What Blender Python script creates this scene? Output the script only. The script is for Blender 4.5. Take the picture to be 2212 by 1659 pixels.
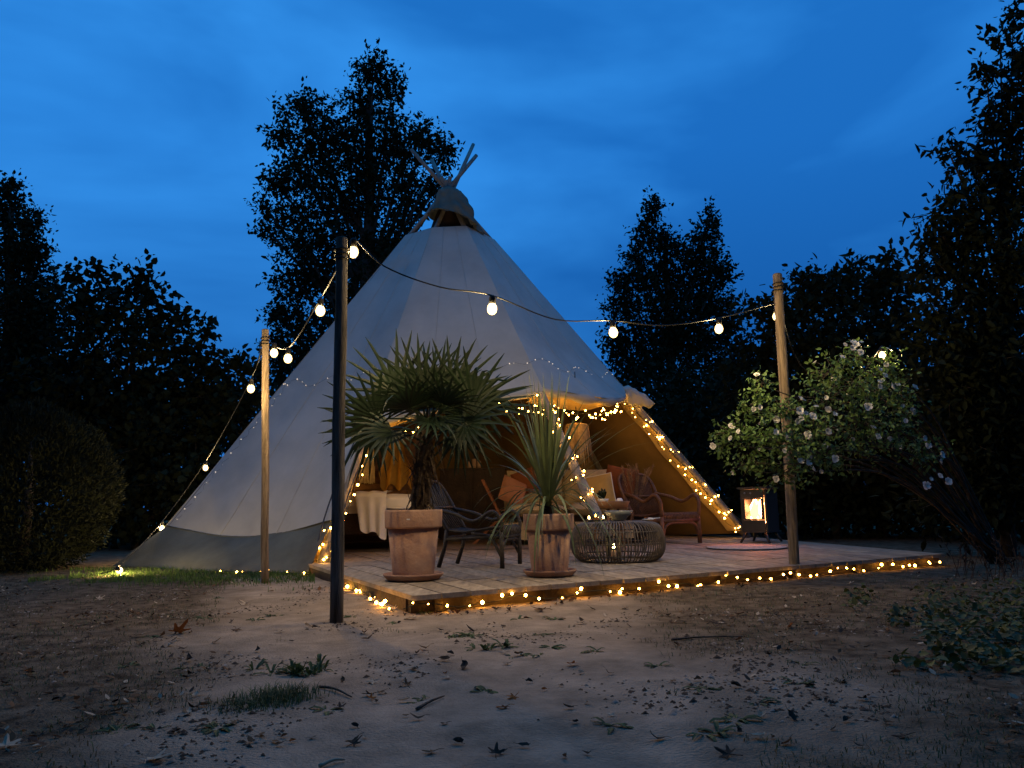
import bpy, math, random
import numpy as np
from mathutils import Vector, Matrix, Euler, noise

# ------------------------------------------------------------------ camera, sky, light, exposure
for o in list(bpy.data.objects):
    bpy.data.objects.remove(o)
sc = bpy.context.scene
COL = sc.collection
PW, PH, FPX = 2212.0, 1659.0, 1661.0          # working pixel grid of the photograph, focal length in it
CAM = Vector((0, 0, 0.6))
PITCH, ROLL = math.radians(8.85), math.radians(-1.0)
camd = bpy.data.cameras.new('camera')
cam = bpy.data.objects.new('camera', camd)
COL.objects.link(cam)
CROT = Euler((math.radians(90) + PITCH, 0, 0)).to_matrix() @ Matrix.Rotation(ROLL, 3, 'Z')
cam.location = CAM
cam.rotation_euler = CROT.to_euler()
camd.sensor_width = 36
camd.lens = 36 * FPX / PW
camd.clip_start = 0.05
camd.clip_end = 2000
sc.camera = cam

world = bpy.data.worlds.new('World')
sc.world = world
world.use_nodes = True
nt = world.node_tree
nt.nodes.clear()
def wn(t, **k):
    n = nt.nodes.new(t)
    for a, b in k.items():
        setattr(n, a, b)
    return n
tc = wn('ShaderNodeTexCoord')
mp = wn('ShaderNodeMapping')
mp.inputs['Scale'].default_value = (1.0, 1.0, 2.6)
mp.inputs['Location'].default_value = (0.35, 0.1, 0.2)
mp.inputs['Rotation'].default_value = (0.0, 0.25, 0.0)
ns = wn('ShaderNodeTexNoise')
ns.inputs['Scale'].default_value = 1.7
ns.inputs['Detail'].default_value = 5
ns.inputs['Roughness'].default_value = 0.5
ns.inputs['Distortion'].default_value = 0.35
sep = wn('ShaderNodeSeparateXYZ')
rmp = wn('ShaderNodeValToRGB')
cr = rmp.color_ramp
cr.elements[0].position = 0.0
cr.elements[0].color = (0.008, 0.085, 0.34, 1)
cr.elements[1].position = 0.62
cr.elements[1].color = (0.019, 0.215, 0.68, 1)
e = cr.elements.new(0.22)
e.color = (0.012, 0.142, 0.49, 1)
e = cr.elements.new(0.42)
e.color = (0.017, 0.198, 0.65, 1)
cr2 = wn('ShaderNodeValToRGB')
cr2.color_ramp.elements[0].position = 0.33
cr2.color_ramp.elements[0].color = (0.58, 0.64, 0.70, 1)
cr2.color_ramp.elements[1].position = 0.70
cr2.color_ramp.elements[1].color = (2.3, 1.55, 1.32, 1)
mul = wn('ShaderNodeMixRGB', blend_type='MULTIPLY')
mul.inputs[0].default_value = 1.0
bg = wn('ShaderNodeBackground')
bg.inputs['Strength'].default_value = 1.18
out = wn('ShaderNodeOutputWorld')
L = nt.links.new
L(tc.outputs['Generated'], mp.inputs[0])
L(mp.outputs[0], ns.inputs['Vector'])
L(tc.outputs['Generated'], sep.inputs[0])
L(sep.outputs['Z'], rmp.inputs[0])
L(ns.outputs[0], cr2.inputs[0])
L(rmp.outputs[0], mul.inputs[1])
L(cr2.outputs[0], mul.inputs[2])
L(mul.outputs[0], bg.inputs['Color'])
L(bg.outputs[0], out.inputs['Surface'])

sund = bpy.data.lights.new('dusk_light', 'SUN')       # last soft light of the evening sky
sund.energy = 0.012
sund.angle = math.radians(70)
sund.color = (0.80, 0.90, 1.0)
sun = bpy.data.objects.new('dusk_light', sund)
sun.rotation_euler = (math.radians(48), 0, math.radians(-25))
COL.objects.link(sun)

sc.view_settings.view_transform = 'Standard'
sc.view_settings.look = 'None'
sc.view_settings.exposure = 0.0
sc.view_settings.gamma = 1.0
sc.view_settings.use_curve_mapping = False
sc.cycles.use_denoising = True
sc.cycles.sample_clamp_indirect = 4.0
sc.cycles.max_bounces = 8
sc.cycles.transparent_max_bounces = 16
sc.cycles.caustics_reflective = False
sc.cycles.caustics_refractive = False

# ------------------------------------------------------------------ pixels to places
def ray(px, py):
    d = Vector(((px - PW / 2) / FPX, -(py - PH / 2) / FPX, -1.0))
    return (CROT @ d)
def on_z(px, py, z):
    d = ray(px, py)
    k = (z - CAM.z) / d.z
    return CAM + d * k
def at_y(px, py, y):
    d = ray(px, py)
    return CAM + d * (y / d.y)
def proj(p):
    d = CROT.transposed() @ (Vector(p) - CAM)
    return (PW / 2 + FPX * d.x / -d.z, PH / 2 - FPX * d.y / -d.z)

# ------------------------------------------------------------------ materials
MATS = {}
def mat(name, col, rough=0.8, var=0.25, scale=6.0, bump=0.0, bscale=None, col2=None, stretch=None,
        translucent=0.0, spec=0.3, metallic=0.0, attr=None, attr_col=None, detail=6, objvar=0.0):
    if name in MATS:
        return MATS[name]
    m = bpy.data.materials.new(name)
    m.use_nodes = True
    t = m.node_tree
    b = t.nodes['Principled BSDF']
    o = t.nodes['Material Output']
    b.inputs['Roughness'].default_value = rough
    b.inputs['Specular IOR Level'].default_value = spec
    b.inputs['Metallic'].default_value = metallic
    co = t.nodes.new('ShaderNodeTexCoord')
    ma = t.nodes.new('ShaderNodeMapping')
    if stretch:
        ma.inputs['Scale'].default_value = stretch
    oi = t.nodes.new('ShaderNodeObjectInfo')
    ad = t.nodes.new('ShaderNodeVectorMath')
    ad.operation = 'MULTIPLY_ADD'
    ad.inputs[1].default_value = (1, 1, 1)
    sca = t.nodes.new('ShaderNodeVectorMath')
    sca.operation = 'SCALE'
    sca.inputs[0].default_value = (13.1, 7.7, 5.3)
    t.links.new(oi.outputs['Random'], sca.inputs['Scale'])
    t.links.new(co.outputs['Object'], ad.inputs[0])
    t.links.new(sca.outputs[0], ad.inputs[2])
    t.links.new(ad.outputs[0], ma.inputs[0])
    n = t.nodes.new('ShaderNodeTexNoise')
    n.inputs['Scale'].default_value = scale
    n.inputs['Detail'].default_value = detail
    n.inputs['Roughness'].default_value = 0.62
    t.links.new(ma.outputs[0], n.inputs['Vector'])
    r = t.nodes.new('ShaderNodeValToRGB')
    c2 = col2 or tuple(c * (1 - var) for c in col)
    c1 = col if col2 else tuple(min(1, c * (1 + var)) for c in col)
    r.color_ramp.elements[0].position = 0.32
    r.color_ramp.elements[0].color = (*c2, 1)
    r.color_ramp.elements[1].position = 0.68
    r.color_ramp.elements[1].color = (*c1, 1)
    t.links.new(n.outputs[0], r.inputs[0])
    colour = r.outputs[0]
    if objvar:
        mr = t.nodes.new('ShaderNodeMapRange')
        mr.inputs['To Min'].default_value = 1 - objvar
        mr.inputs['To Max'].default_value = 1 + objvar
        t.links.new(oi.outputs['Random'], mr.inputs['Value'])
        hv = t.nodes.new('ShaderNodeHueSaturation')
        t.links.new(mr.outputs[0], hv.inputs['Value'])
        t.links.new(colour, hv.inputs['Color'])
        colour = hv.outputs[0]
    if attr:
        at = t.nodes.new('ShaderNodeAttribute')
        at.attribute_name = attr
        mx = t.nodes.new('ShaderNodeMixRGB')
        n3 = t.nodes.new('ShaderNodeTexNoise')
        n3.inputs['Scale'].default_value = scale * 0.45
        n3.inputs['Detail'].default_value = 12
        n3.inputs['Roughness'].default_value = 0.72
        t.links.new(ma.outputs[0], n3.inputs['Vector'])
        r3 = t.nodes.new('ShaderNodeValToRGB')
        r3.color_ramp.elements[0].position = 0.35
        r3.color_ramp.elements[0].color = (*[c * 0.62 for c in attr_col], 1)
        r3.color_ramp.elements[1].position = 0.65
        r3.color_ramp.elements[1].color = (*[c * 1.2 for c in attr_col], 1)
        t.links.new(n3.outputs[0], r3.inputs[0])
        t.links.new(at.outputs['Fac'], mx.inputs[0])
        t.links.new(colour, mx.inputs[1])
        t.links.new(r3.outputs[0], mx.inputs[2])
        colour = mx.outputs[0]
    t.links.new(colour, b.inputs['Base Color'])
    if bump:
        n2 = t.nodes.new('ShaderNodeTexNoise')
        n2.inputs['Scale'].default_value = bscale or scale * 4
        n2.inputs['Detail'].default_value = 5
        t.links.new(ma.outputs[0], n2.inputs['Vector'])
        bp = t.nodes.new('ShaderNodeBump')
        bp.inputs['Strength'].default_value = bump
        bp.inputs['Distance'].default_value = 0.02
        t.links.new(n2.outputs[0], bp.inputs['Height'])
        t.links.new(bp.outputs[0], b.inputs['Normal'])
    if translucent:
        tr = t.nodes.new('ShaderNodeBsdfTranslucent')
        t.links.new(colour, tr.inputs['Color'])
        mi = t.nodes.new('ShaderNodeMixShader')
        mi.inputs[0].default_value = translucent
        t.links.new(b.outputs[0], mi.inputs[1])
        t.links.new(tr.outputs[0], mi.inputs[2])
        t.links.new(mi.outputs[0], o.inputs['Surface'])
    MATS[name] = m
    return m

def emis(name, col, strength):
    if name in MATS:
        return MATS[name]
    m = bpy.data.materials.new(name)
    m.use_nodes = True
    t = m.node_tree
    t.nodes.clear()
    e = t.nodes.new('ShaderNodeEmission')
    e.inputs['Color'].default_value = (*col, 1)
    e.inputs['Strength'].default_value = strength
    o = t.nodes.new('ShaderNodeOutputMaterial')
    t.links.new(e.outputs[0], o.inputs['Surface'])
    MATS[name] = m
    return m

def glow_glass(name, col, strength):
    m = bpy.data.materials.new(name)
    m.use_nodes = True
    t = m.node_tree
    t.nodes.clear()
    e = t.nodes.new('ShaderNodeEmission')
    e.inputs['Color'].default_value = (*col, 1)
    e.inputs['Strength'].default_value = strength
    a = t.nodes.new('ShaderNodeBsdfTransparent')
    ad = t.nodes.new('ShaderNodeAddShader')
    o = t.nodes.new('ShaderNodeOutputMaterial')
    t.links.new(e.outputs[0], ad.inputs[0])
    t.links.new(a.outputs[0], ad.inputs[1])
    t.links.new(ad.outputs[0], o.inputs['Surface'])
    return m

def glass(name, tint=(1, 1, 1), gloss=0.08):
    if name in MATS:
        return MATS[name]
    m = bpy.data.materials.new(name)
    m.use_nodes = True
    t = m.node_tree
    t.nodes.clear()
    a = t.nodes.new('ShaderNodeBsdfTransparent')
    a.inputs['Color'].default_value = (*tint, 1)
    g = t.nodes.new('ShaderNodeBsdfGlossy')
    g.inputs['Roughness'].default_value = 0.05
    lw = t.nodes.new('ShaderNodeLayerWeight')
    lw.inputs['Blend'].default_value = 0.25
    ml = t.nodes.new('ShaderNodeMath')
    ml.operation = 'MULTIPLY_ADD'
    ml.inputs[1].default_value = 0.5
    ml.inputs[2].default_value = gloss
    mx = t.nodes.new('ShaderNodeMixShader')
    o = t.nodes.new('ShaderNodeOutputMaterial')
    t.links.new(lw.outputs['Fresnel'], ml.inputs[0])
    t.links.new(ml.outputs[0], mx.inputs[0])
    t.links.new(a.outputs[0], mx.inputs[1])
    t.links.new(g.outputs[0], mx.inputs[2])
    t.links.new(mx.outputs[0], o.inputs['Surface'])
    MATS[name] = m
    return m

M_CANVAS = mat('canvas', (0.43, 0.41, 0.37), 0.9, 0.13, 1.6, 0.25, 160, translucent=0.10, spec=0.1)
M_SKIRT = mat('skirt_canvas', (0.125, 0.125, 0.10), 0.9, 0.25, 2.0, 0.35, 90, translucent=0.05, spec=0.1)
M_POLE = mat('peeled_pole', (0.20, 0.175, 0.15), 0.75, 0.35, 5, 0.4, 30, stretch=(3, 3, 0.6))
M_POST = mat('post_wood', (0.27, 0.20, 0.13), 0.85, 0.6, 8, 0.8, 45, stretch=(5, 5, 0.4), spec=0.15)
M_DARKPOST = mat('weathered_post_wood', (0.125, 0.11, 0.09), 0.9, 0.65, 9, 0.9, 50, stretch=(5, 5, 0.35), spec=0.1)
M_BOARD = mat('deck_board', (0.275, 0.215, 0.145), 0.7, 0.35, 5, 0.35, 40, stretch=(5, 0.9, 5), objvar=0.22)
M_JOIST = mat('joist_wood', (0.050, 0.031, 0.017), 0.8, 0.4, 5, 0.4, 30)
M_TERRA = mat('terracotta', (0.47, 0.30, 0.205), 0.85, 0.35, 4.5, 0.25, 60, col2=(0.27, 0.135, 0.09))
M_INSIDE_LIT = mat('amber_lit_tent_inside', (0.25, 0.16, 0.062), 0.95, 0.2, 2, 0.2, 90, spec=0.05)  # canvas inside, with the warm lamplight put into its colour
M_EDGE_LIT = mat('amber_lit_canvas_edge', (0.50, 0.36, 0.15), 0.95, 0.15, 4, 0.2, 90, spec=0.05)  # brighter canvas copy, amber glow of the fairy lights in its colour
M_SOIL = mat('potting_soil', (0.03, 0.022, 0.016), 1.0, 0.4, 40, 0.8, 60)
M_GROUND = mat('ground_earth', (0.115, 0.083, 0.054), 0.95, 0.6, 9, 0.55, 110, attr='sand', attr_col=(0.31, 0.235, 0.165), detail=9, spec=0.0)
M_CORD = mat('black_cable', (0.006, 0.006, 0.006), 0.7, 0.2, 5)
M_WIRE = mat('green_wire', (0.02, 0.025, 0.012), 0.5, 0.2, 5)
M_RATTAN = mat('rattan', (0.13, 0.06, 0.033), 0.55, 0.45, 14, 0.3, 60, spec=0.4)
M_RATTAN_G = mat('grey_rattan', (0.105, 0.083, 0.062), 0.55, 0.45, 14, 0.3, 60, spec=0.4)
M_DARKRATTAN = mat('dark_branch_wood', (0.032, 0.024, 0.018), 0.6, 0.5, 12, 0.4, 50, spec=0.4)
M_IRON = mat('black_iron', (0.018, 0.018, 0.019), 0.5, 0.3, 10, 0.15, 60, spec=0.5)
M_WHITECLOTH = mat('white_cloth', (0.80, 0.77, 0.75), 0.9, 0.06, 4, 0.2, 120, spec=0.1)
M_MUSTARD = mat('mustard_cloth', (0.42, 0.25, 0.06), 0.95, 0.2, 6, 0.3, 120, spec=0.1)
M_CREAMKNIT = mat('cream_macrame', (0.62, 0.53, 0.40), 0.95, 0.2, 20, 0.6, 160, spec=0.1)
M_WOODIN = mat('brown_slat_wood', (0.19, 0.10, 0.05), 0.7, 0.35, 5, 0.3, 40)
M_DARKWOOD = mat('dark_cabinet_wood', (0.045, 0.026, 0.018), 0.6, 0.3, 5, 0.3, 40)
M_REDWOOD = mat('red_brown_wood', (0.25, 0.095, 0.05), 0.6, 0.3, 5, 0.3, 40)
M_SOFA = mat('beige_upholstery', (0.42, 0.33, 0.21), 0.95, 0.12, 8, 0.4, 120, spec=0.1)
M_SALMON = mat('salmon_cushion', (0.36, 0.17, 0.11), 0.95, 0.15, 8, 0.4, 140, spec=0.1)
M_RUST = mat('rust_cushion', (0.19, 0.065, 0.028), 0.95, 0.15, 8, 0.4, 140, spec=0.1)
M_OCHRE = mat('ochre_cushion', (0.45, 0.29, 0.10), 0.95, 0.15, 8, 0.4, 140, spec=0.1)
M_PIPING = mat('white_piping', (0.65, 0.6, 0.52), 0.9, 0.1, 8)
M_CERAMIC = mat('grey_glazed_bowl', (0.19, 0.21, 0.24), 0.3, 0.25, 5, spec=0.5)
M_WHITECER = mat('white_ceramic', (0.62, 0.62, 0.62), 0.3, 0.08, 5, spec=0.5)
M_WAX = mat('candle_wax', (0.62, 0.42, 0.28), 0.6, 0.1, 5, translucent=0.2)
M_STRAW = mat('straw_fringe', (0.40, 0.26, 0.11), 0.9, 0.35, 20, translucent=0.2)
M_PAMPAS = mat('pampas_plume', (0.30, 0.19, 0.11), 0.95, 0.3, 10, translucent=0.25)
M_RUG = mat('woven_rug', (0.25, 0.18, 0.13), 1.0, 0.3, 40, 0.8, 90)
M_HEARTH = mat('speckled_hearth_disc', (0.46, 0.36, 0.28), 0.85, 0.45, 45, 0.5, 90)
M_BRICK = mat('fire_brick', (0.45, 0.33, 0.24), 0.9, 0.2, 8)
M_PALM = mat('palm_green', (0.011, 0.023, 0.010), 0.5, 0.5, 5, translucent=0.12, spec=0.3)
M_PALMDRY = mat('palm_fibre', (0.042, 0.028, 0.018), 0.95, 0.4, 12, 0.8, 40)
M_STRAP = mat('strap_leaf_green', (0.105, 0.135, 0.055), 0.5, 0.4, 5, translucent=0.15, spec=0.4)
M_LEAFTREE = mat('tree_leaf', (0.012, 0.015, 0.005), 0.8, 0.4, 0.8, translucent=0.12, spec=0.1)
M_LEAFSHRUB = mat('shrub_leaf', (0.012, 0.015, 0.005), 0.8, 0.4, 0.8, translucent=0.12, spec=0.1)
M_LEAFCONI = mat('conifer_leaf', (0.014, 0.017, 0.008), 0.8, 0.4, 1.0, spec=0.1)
M_ROSELEAF = mat('rose_leaf', (0.085, 0.150, 0.038), 0.55, 0.45, 3, translucent=0.25, spec=0.3)
M_ROSE = mat('rose_petal', (0.74, 0.72, 0.66), 0.75, 0.08, 8, translucent=0.25, spec=0.1)
M_BARK = mat('bark', (0.055, 0.042, 0.030), 0.95, 0.4, 6, 0.7, 30)
M_GRASS = mat('grass_blade', (0.075, 0.125, 0.026), 0.7, 0.5, 2.5, translucent=0.25, spec=0.2)
M_DRYGRASS = mat('dry_grass_blade', (0.135, 0.105, 0.055), 0.9, 0.5, 2.5, translucent=0.2, spec=0.1)
M_WEED = mat('weed_leaf', (0.055, 0.085, 0.030), 0.7, 0.4, 6, translucent=0.2, spec=0.2)
M_COVER = mat('ground_cover_leaf', (0.050, 0.060, 0.012), 0.6, 0.5, 3, translucent=0.2, spec=0.25)
M_CHIP = mat('pebble_chip', (0.22, 0.18, 0.14), 0.95, 0.4, 20)
M_LEAFPALE = mat('pale_dry_leaf', (0.40, 0.31, 0.21), 0.9, 0.25, 12, translucent=0.15, spec=0.1)
M_LEAFBROWN = mat('brown_dry_leaf', (0.13, 0.072, 0.038), 0.9, 0.35, 12, translucent=0.15, spec=0.1)
M_LEAFDARK = mat('dark_dry_leaf', (0.050, 0.034, 0.024), 0.9, 0.35, 12, spec=0.1)
M_LEAFRUST = mat('rust_dry_leaf', (0.26, 0.085, 0.022), 0.9, 0.3, 12, translucent=0.15, spec=0.1)
E_FAIRY = emis('fairy_bulb_glow', (1.0, 0.46, 0.065), 100)
E_FAIRYDIM = emis('dim_fairy_bulb_glow', (1.0, 0.47, 0.075), 42)
E_TINY = emis('tiny_bulb_glow', (1.0, 0.80, 0.62), 1.5)

E_FLAME = emis('flame_glow', (1.0, 0.34, 0.11), 8)
E_FLAMEHOT = emis('flame_core_glow', (1.0, 0.44, 0.17), 40)
E_CANDLE = emis('candle_flame_glow', (1.0, 0.60, 0.20), 60)

# ------------------------------------------------------------------ mesh helpers
ORI = {}
def thing(name, label, cat, loc=(0, 0, 0), group=None):
    o = bpy.data.objects.new(name, None)
    o.empty_display_size = 0.1
    COL.objects.link(o)
    o.location = loc
    o['label'] = label
    o['category'] = cat
    if group:
        o['group'] = group
    ORI[o] = Vector(loc)
    return o
def tag(o, label, cat, group=None, kind=None):
    if label:
        o['label'] = label
    if cat:
        o['category'] = cat
    if group:
        o['group'] = group
    if kind:
        o['kind'] = kind
    return o

class MB:
    def __init__(s):
        s.v, s.f = [], []
    def add(s, vs, fs):
        b = len(s.v)
        s.v += [tuple(p) for p in vs]
        s.f += [tuple(b + i for i in q) for q in fs]
    def box(s, c, size, R=None):
        x, y, z = [q / 2 for q in size]
        vs = [Vector(p) for p in ((-x, -y, -z), (x, -y, -z), (x, y, -z), (-x, y, -z), (-x, -y, z), (x, -y, z), (x, y, z), (-x, y, z))]
        if R is not None:
            vs = [R @ p for p in vs]
        c = Vector(c)
        s.add([c + p for p in vs], [(0, 3, 2, 1), (4, 5, 6, 7), (0, 1, 5, 4), (1, 2, 6, 5), (2, 3, 7, 6), (3, 0, 4, 7)])
        return s
    def beam(s, a, b, w, h, up=Vector((0, 0, 1))):
        a, b = Vector(a), Vector(b)
        d = (b - a).normalized()
        sd = d.cross(up).normalized()
        u = sd.cross(d)
        vs = []
        for p in (a, b):
            for i, j in ((-1, -1), (1, -1), (1, 1), (-1, 1)):
                vs.append(p + sd * i * w / 2 + u * j * h / 2)
        s.add(vs, [(3, 2, 1, 0), (4, 5, 6, 7), (0, 1, 5, 4), (1, 2, 6, 5), (2, 3, 7, 6), (3, 0, 4, 7)])
        return s
    def tube(s, pts, r, n=6, cap=True):
        pts = [Vector(p) for p in pts]
        k = len(pts)
        rs = r if isinstance(r, (list, tuple)) else [r] * k
        ref = None
        rings = []
        for i, p in enumerate(pts):
            d = (pts[min(i + 1, k - 1)] - pts[max(i - 1, 0)])
            if d.length < 1e-9:
                d = Vector((0, 0, 1))
            d.normalize()
            if ref is None:
                ref = Vector((0, 0, 1)) if abs(d.z) < 0.9 else Vector((1, 0, 0))
            u = ref - d * ref.dot(d)
            if u.length < 1e-6:
                u = Vector((0, 1, 0)) - d * d.y
            u.normalize()
            ref = u
            w = d.cross(u)
            rings.append([p + (u * math.cos(a) + w * math.sin(a)) * rs[i] for a in [2 * math.pi * j / n for j in range(n)]])
        vs = [q for ring in rings for q in ring]
        fs = []
        for i in range(k - 1):
            for j in range(n):
                fs.append((i * n + j, i * n + (j + 1) % n, (i + 1) * n + (j + 1) % n, (i + 1) * n + j))
        if cap:
            fs.append(tuple(range(n - 1, -1, -1)))
            fs.append(tuple((k - 1) * n + j for j in range(n)))
        s.add(vs, fs)
        return s
    def lathe(s, prof, n=24, c=(0, 0, 0), wob=None):
        c = Vector(c)
        vs, fs = [], []
        for r, z in prof:
            for j in range(n):
                a = 2 * math.pi * j / n
                rr = r * (wob(a, z) if wob else 1)
                vs.append(c + Vector((rr * math.cos(a), rr * math.sin(a), z)))
        k = len(prof)
        for i in range(k - 1):
            for j in range(n):
                fs.append((i * n + j, i * n + (j + 1) % n, (i + 1) * n + (j + 1) % n, (i + 1) * n + j))
        if prof[0][0] > 1e-4:
            fs.append(tuple(range(n - 1, -1, -1)))
        if prof[-1][0] > 1e-4:
            fs.append(tuple((k - 1) * n + j for j in range(n)))
        s.add(vs, fs)
        return s
    def grid(s, fn, nu, nv):
        vs = [fn(i / nu, j / nv) for j in range(nv + 1) for i in range(nu + 1)]
        fs = [(j * (nu + 1) + i, j * (nu + 1) + i + 1, (j + 1) * (nu + 1) + i + 1, (j + 1) * (nu + 1) + i) for j in range(nv) for i in range(nu)]
        s.add(vs, fs)
        return s
    def blade(s, pts, widths, side, fold=0.0, up=Vector((0, 0, 1))):
        vs, fs = [], []
        for p, w in zip(pts, widths):
            vs += [p - side * w / 2 + up * fold * w, p, p + side * w / 2 + up * fold * w]
        for i in range(len(pts) - 1):
            a = i * 3
            fs += [(a, a + 1, a + 4, a + 3), (a + 1, a + 2, a + 5, a + 4)]
        s.add(vs, fs)
        return s
    def xf(s, M):
        s.v = [tuple(M @ Vector(p)) for p in s.v]
        return s
    def mesh(s, name, m, smooth=False, origin=None):
        me = bpy.data.meshes.new(name)
        vs = s.v
        if origin is not None:
            ox, oy, oz = origin
            vs = [(a - ox, b - oy, c - oz) for a, b, c in vs]
        me.from_pydata(vs, [], s.f)
        me.materials.append(m)
        if smooth:
            me.polygons.foreach_set('use_smooth', [True] * len(me.polygons))
        me.update()
        return me
    def obj(s, name, m, parent=None, smooth=False, origin=None, root=None):
        """world-coordinate mesh; with a parent its vertices are given relative to the thing's base"""
        if parent is not None:
            org = ORI[parent]
        else:
            org = Vector(origin) if origin is not None else Vector((0, 0, 0))
        me = s.mesh(name, m, smooth, org)
        o = bpy.data.objects.new(name, me)
        COL.objects.link(o)
        if parent is not None:
            o.parent = parent
            ORI[o] = org
        else:
            o.location = org
            ORI[o] = org
        return o

def link(name, me, parent=None, loc=(0, 0, 0), rot=None, scale=None):
    o = bpy.data.objects.new(name, me)
    COL.objects.link(o)
    if parent is not None:
        o.parent = parent
        o.location = Vector(loc) - ORI[parent]
        ORI[o] = ORI[parent]
    else:
        o.location = loc
        ORI[o] = Vector(loc)
    if rot is not None:
        o.rotation_euler = rot
    if scale is not None:
        o.scale = scale if hasattr(scale, '__len__') else (scale,) * 3
    return o

def np_mesh(name, V, nper, faces_local, m, smooth=False):
    """V: (N*nper,3); every group of nper vertices repeats faces_local"""
    N = len(V) // nper
    me = bpy.data.meshes.new(name)
    fl = [np.array(f) for f in faces_local]
    me.vertices.add(len(V))
    me.vertices.foreach_set('co', np.ascontiguousarray(V, dtype=np.float32).ravel())
    base = (np.arange(N) * nper)[:, None]
    loops, starts, tot, pos = [], [], [], 0
    blocks = np.concatenate([(base + f[None, :]) for f in fl], axis=1)
    lens = [len(f) for f in fl]
    per = sum(lens)
    me.loops.add(N * per)
    me.loops.foreach_set('vertex_index', blocks.ravel().astype(np.int32))
    offs = np.concatenate([[0], np.cumsum(lens)[:-1]])
    st = ((np.arange(N) * per)[:, None] + offs[None, :]).ravel()
    me.polygons.add(N * len(fl))
    me.polygons.foreach_set('loop_start', st.astype(np.int32))
    me.materials.append(m)
    me.update(calc_edges=True)
    me.validate()
    if smooth:
        me.polygons.foreach_set('use_smooth', [True] * len(me.polygons))
    return me

def unit(a):
    return a / np.maximum(np.linalg.norm(a, axis=-1, keepdims=True), 1e-9)

def leaf_verts(P, D, Nn, Ln, Wd, droop=0.15):
    """six-point leaf: stalk end, two shoulders, two cheeks, tip"""
    D = unit(D)
    S = unit(np.cross(D, Nn))
    U = np.cross(S, D)
    Ln, Wd = Ln[:, None], Wd[:, None]
    v0 = P
    v1 = P + D * Ln * 0.28 + S * Wd * 0.42 + U * Wd * 0.10
    v2 = P + D * Ln * 0.66 + S * Wd * 0.36 + U * Wd * 0.08 - U * Ln * droop * 0.4
    v3 = P + D * Ln - U * Ln * droop
    v4 = P + D * Ln * 0.66 - S * Wd * 0.36 + U * Wd * 0.08 - U * Ln * droop * 0.4
    v5 = P + D * Ln * 0.28 - S * Wd * 0.42 + U * Wd * 0.10
    return np.stack([v0, v1, v2, v3, v4, v5], axis=1).reshape(-1, 3)
LEAF_F = [(0, 1, 2, 3), (0, 3, 4, 5)]

def gh(x, y):
    """height of the ground"""
    z = 0.020 * noise.noise(Vector((x * 0.8, y * 0.8, 3.1))) + 0.012 * noise.noise(Vector((x * 2.7, y * 2.7, 7.7)))
    near = math.exp(-((y - 2.2) / 2.0) ** 2)
    z += near * 0.006 * noise.noise(Vector((x * 7, y * 7, 1.3)))
    return z

# ------------------------------------------------------------------ ground
def axis_coords(lo, hi, step, far, grow=1.35):
    a = list(np.arange(lo, hi + 1e-6, step))
    s, x = step, a[-1]
    while x < far:
        s *= grow
        x += s
        a.append(x)
    s, x, pre = step, a[0], []
    while x > -far:
        s *= grow
        x -= s
        pre.append(x)
    return pre[::-1] + a
gx = axis_coords(-5.5, 6.5, 0.06, 420)
gy = axis_coords(0.6, 9.0, 0.06, 420)
def sand_mask(x, y):
    """1 = bare trodden sand, 0 = dark earth with dry grass"""
    c = -0.05 + 0.06 * (y - 2)
    n = noise.noise(Vector((x * 0.9, y * 0.9, 11.0))) * 0.45 + noise.noise(Vector((x * 2.6, y * 2.6, 5.0))) * 0.22 + noise.noise(Vector((x * 7, y * 7, 2.0))) * 0.10
    left = (x - (-0.78 - 0.30 * (y - 1.5))) + n
    right = ((0.95 - 0.04 * (y - 1.5)) - x) + n
    if y > 5.6:
        left = min(left, (7.6 - y) + n)
    v = min(left, right) / 0.5 + 0.5
    return max(0.0, min(1.0, v))
vs, sm = [], []
for y in gy:
    for x in gx:
        inside = -6 < x < 7 and 0 < y < 10
        vs.append((x, y, gh(x, y) if inside else 0.0))
        sm.append(sand_mask(x, y) if -40 < x < 40 and -40 < y < 40 else 0.0)
nx = len(gx)
fs = [(j * nx + i, j * nx + i + 1, (j + 1) * nx + i + 1, (j + 1) * nx + i) for j in range(len(gy) - 1) for i in range(nx - 1)]
me = bpy.data.meshes.new('ground')
me.from_pydata(vs, [], fs)
at = me.attributes.new('sand', 'FLOAT', 'POINT')
at.data.foreach_set('value', sm)
me.materials.append(M_GROUND)
me.polygons.foreach_set('use_smooth', [True] * len(me.polygons))
ground = bpy.data.objects.new('ground', me)
COL.objects.link(ground)
ground['kind'] = 'structure'

# ------------------------------------------------------------------ deck
ZD = 0.10
DC = on_z(889, 1286, ZD)                      # front corner
DR = on_z(2041, 1196, ZD)                     # right end of the front edge
DU = (DR - DC)
DLEN = DU.length
DU.normalize()
DV = (on_z(697, 1227.6, ZD) - DC).normalized()  # away from the camera, along the short left side
DVR = Vector((-0.15, 0.99, 0)).normalized()     # along the right side: the deck widens a little to the back
def dvec(u):
    return DV.lerp(DVR, u / DLEN)
def dpt(u, v, z=0.0):
    p = DC + DU * u + dvec(u) * v
    p.z = z
    return p
def duv(p):
    qx, qy = p[0] - DC.x, p[1] - DC.y
    u = 0.0
    for _ in range(8):
        d = dvec(max(-3.0, min(u, DLEN + 3)))
        det = DU.x * d.y - DU.y * d.x
        u = (qx * d.y - qy * d.x) / det
        v = (DU.x * qy - DU.y * qx) / det
    return u, v
DDEPTH = 7.2
deck = thing('wooden_deck', 'low wooden deck of wide weathered boards with lights along its edge', 'deck', (DC.x, DC.y, 0))
RD = Matrix((DU, DV, Vector((0, 0, 1)))).transposed()
rnd = random.Random(4)
bw = 0.182
nb = int(DLEN / bw)
bw = DLEN / nb
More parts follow.
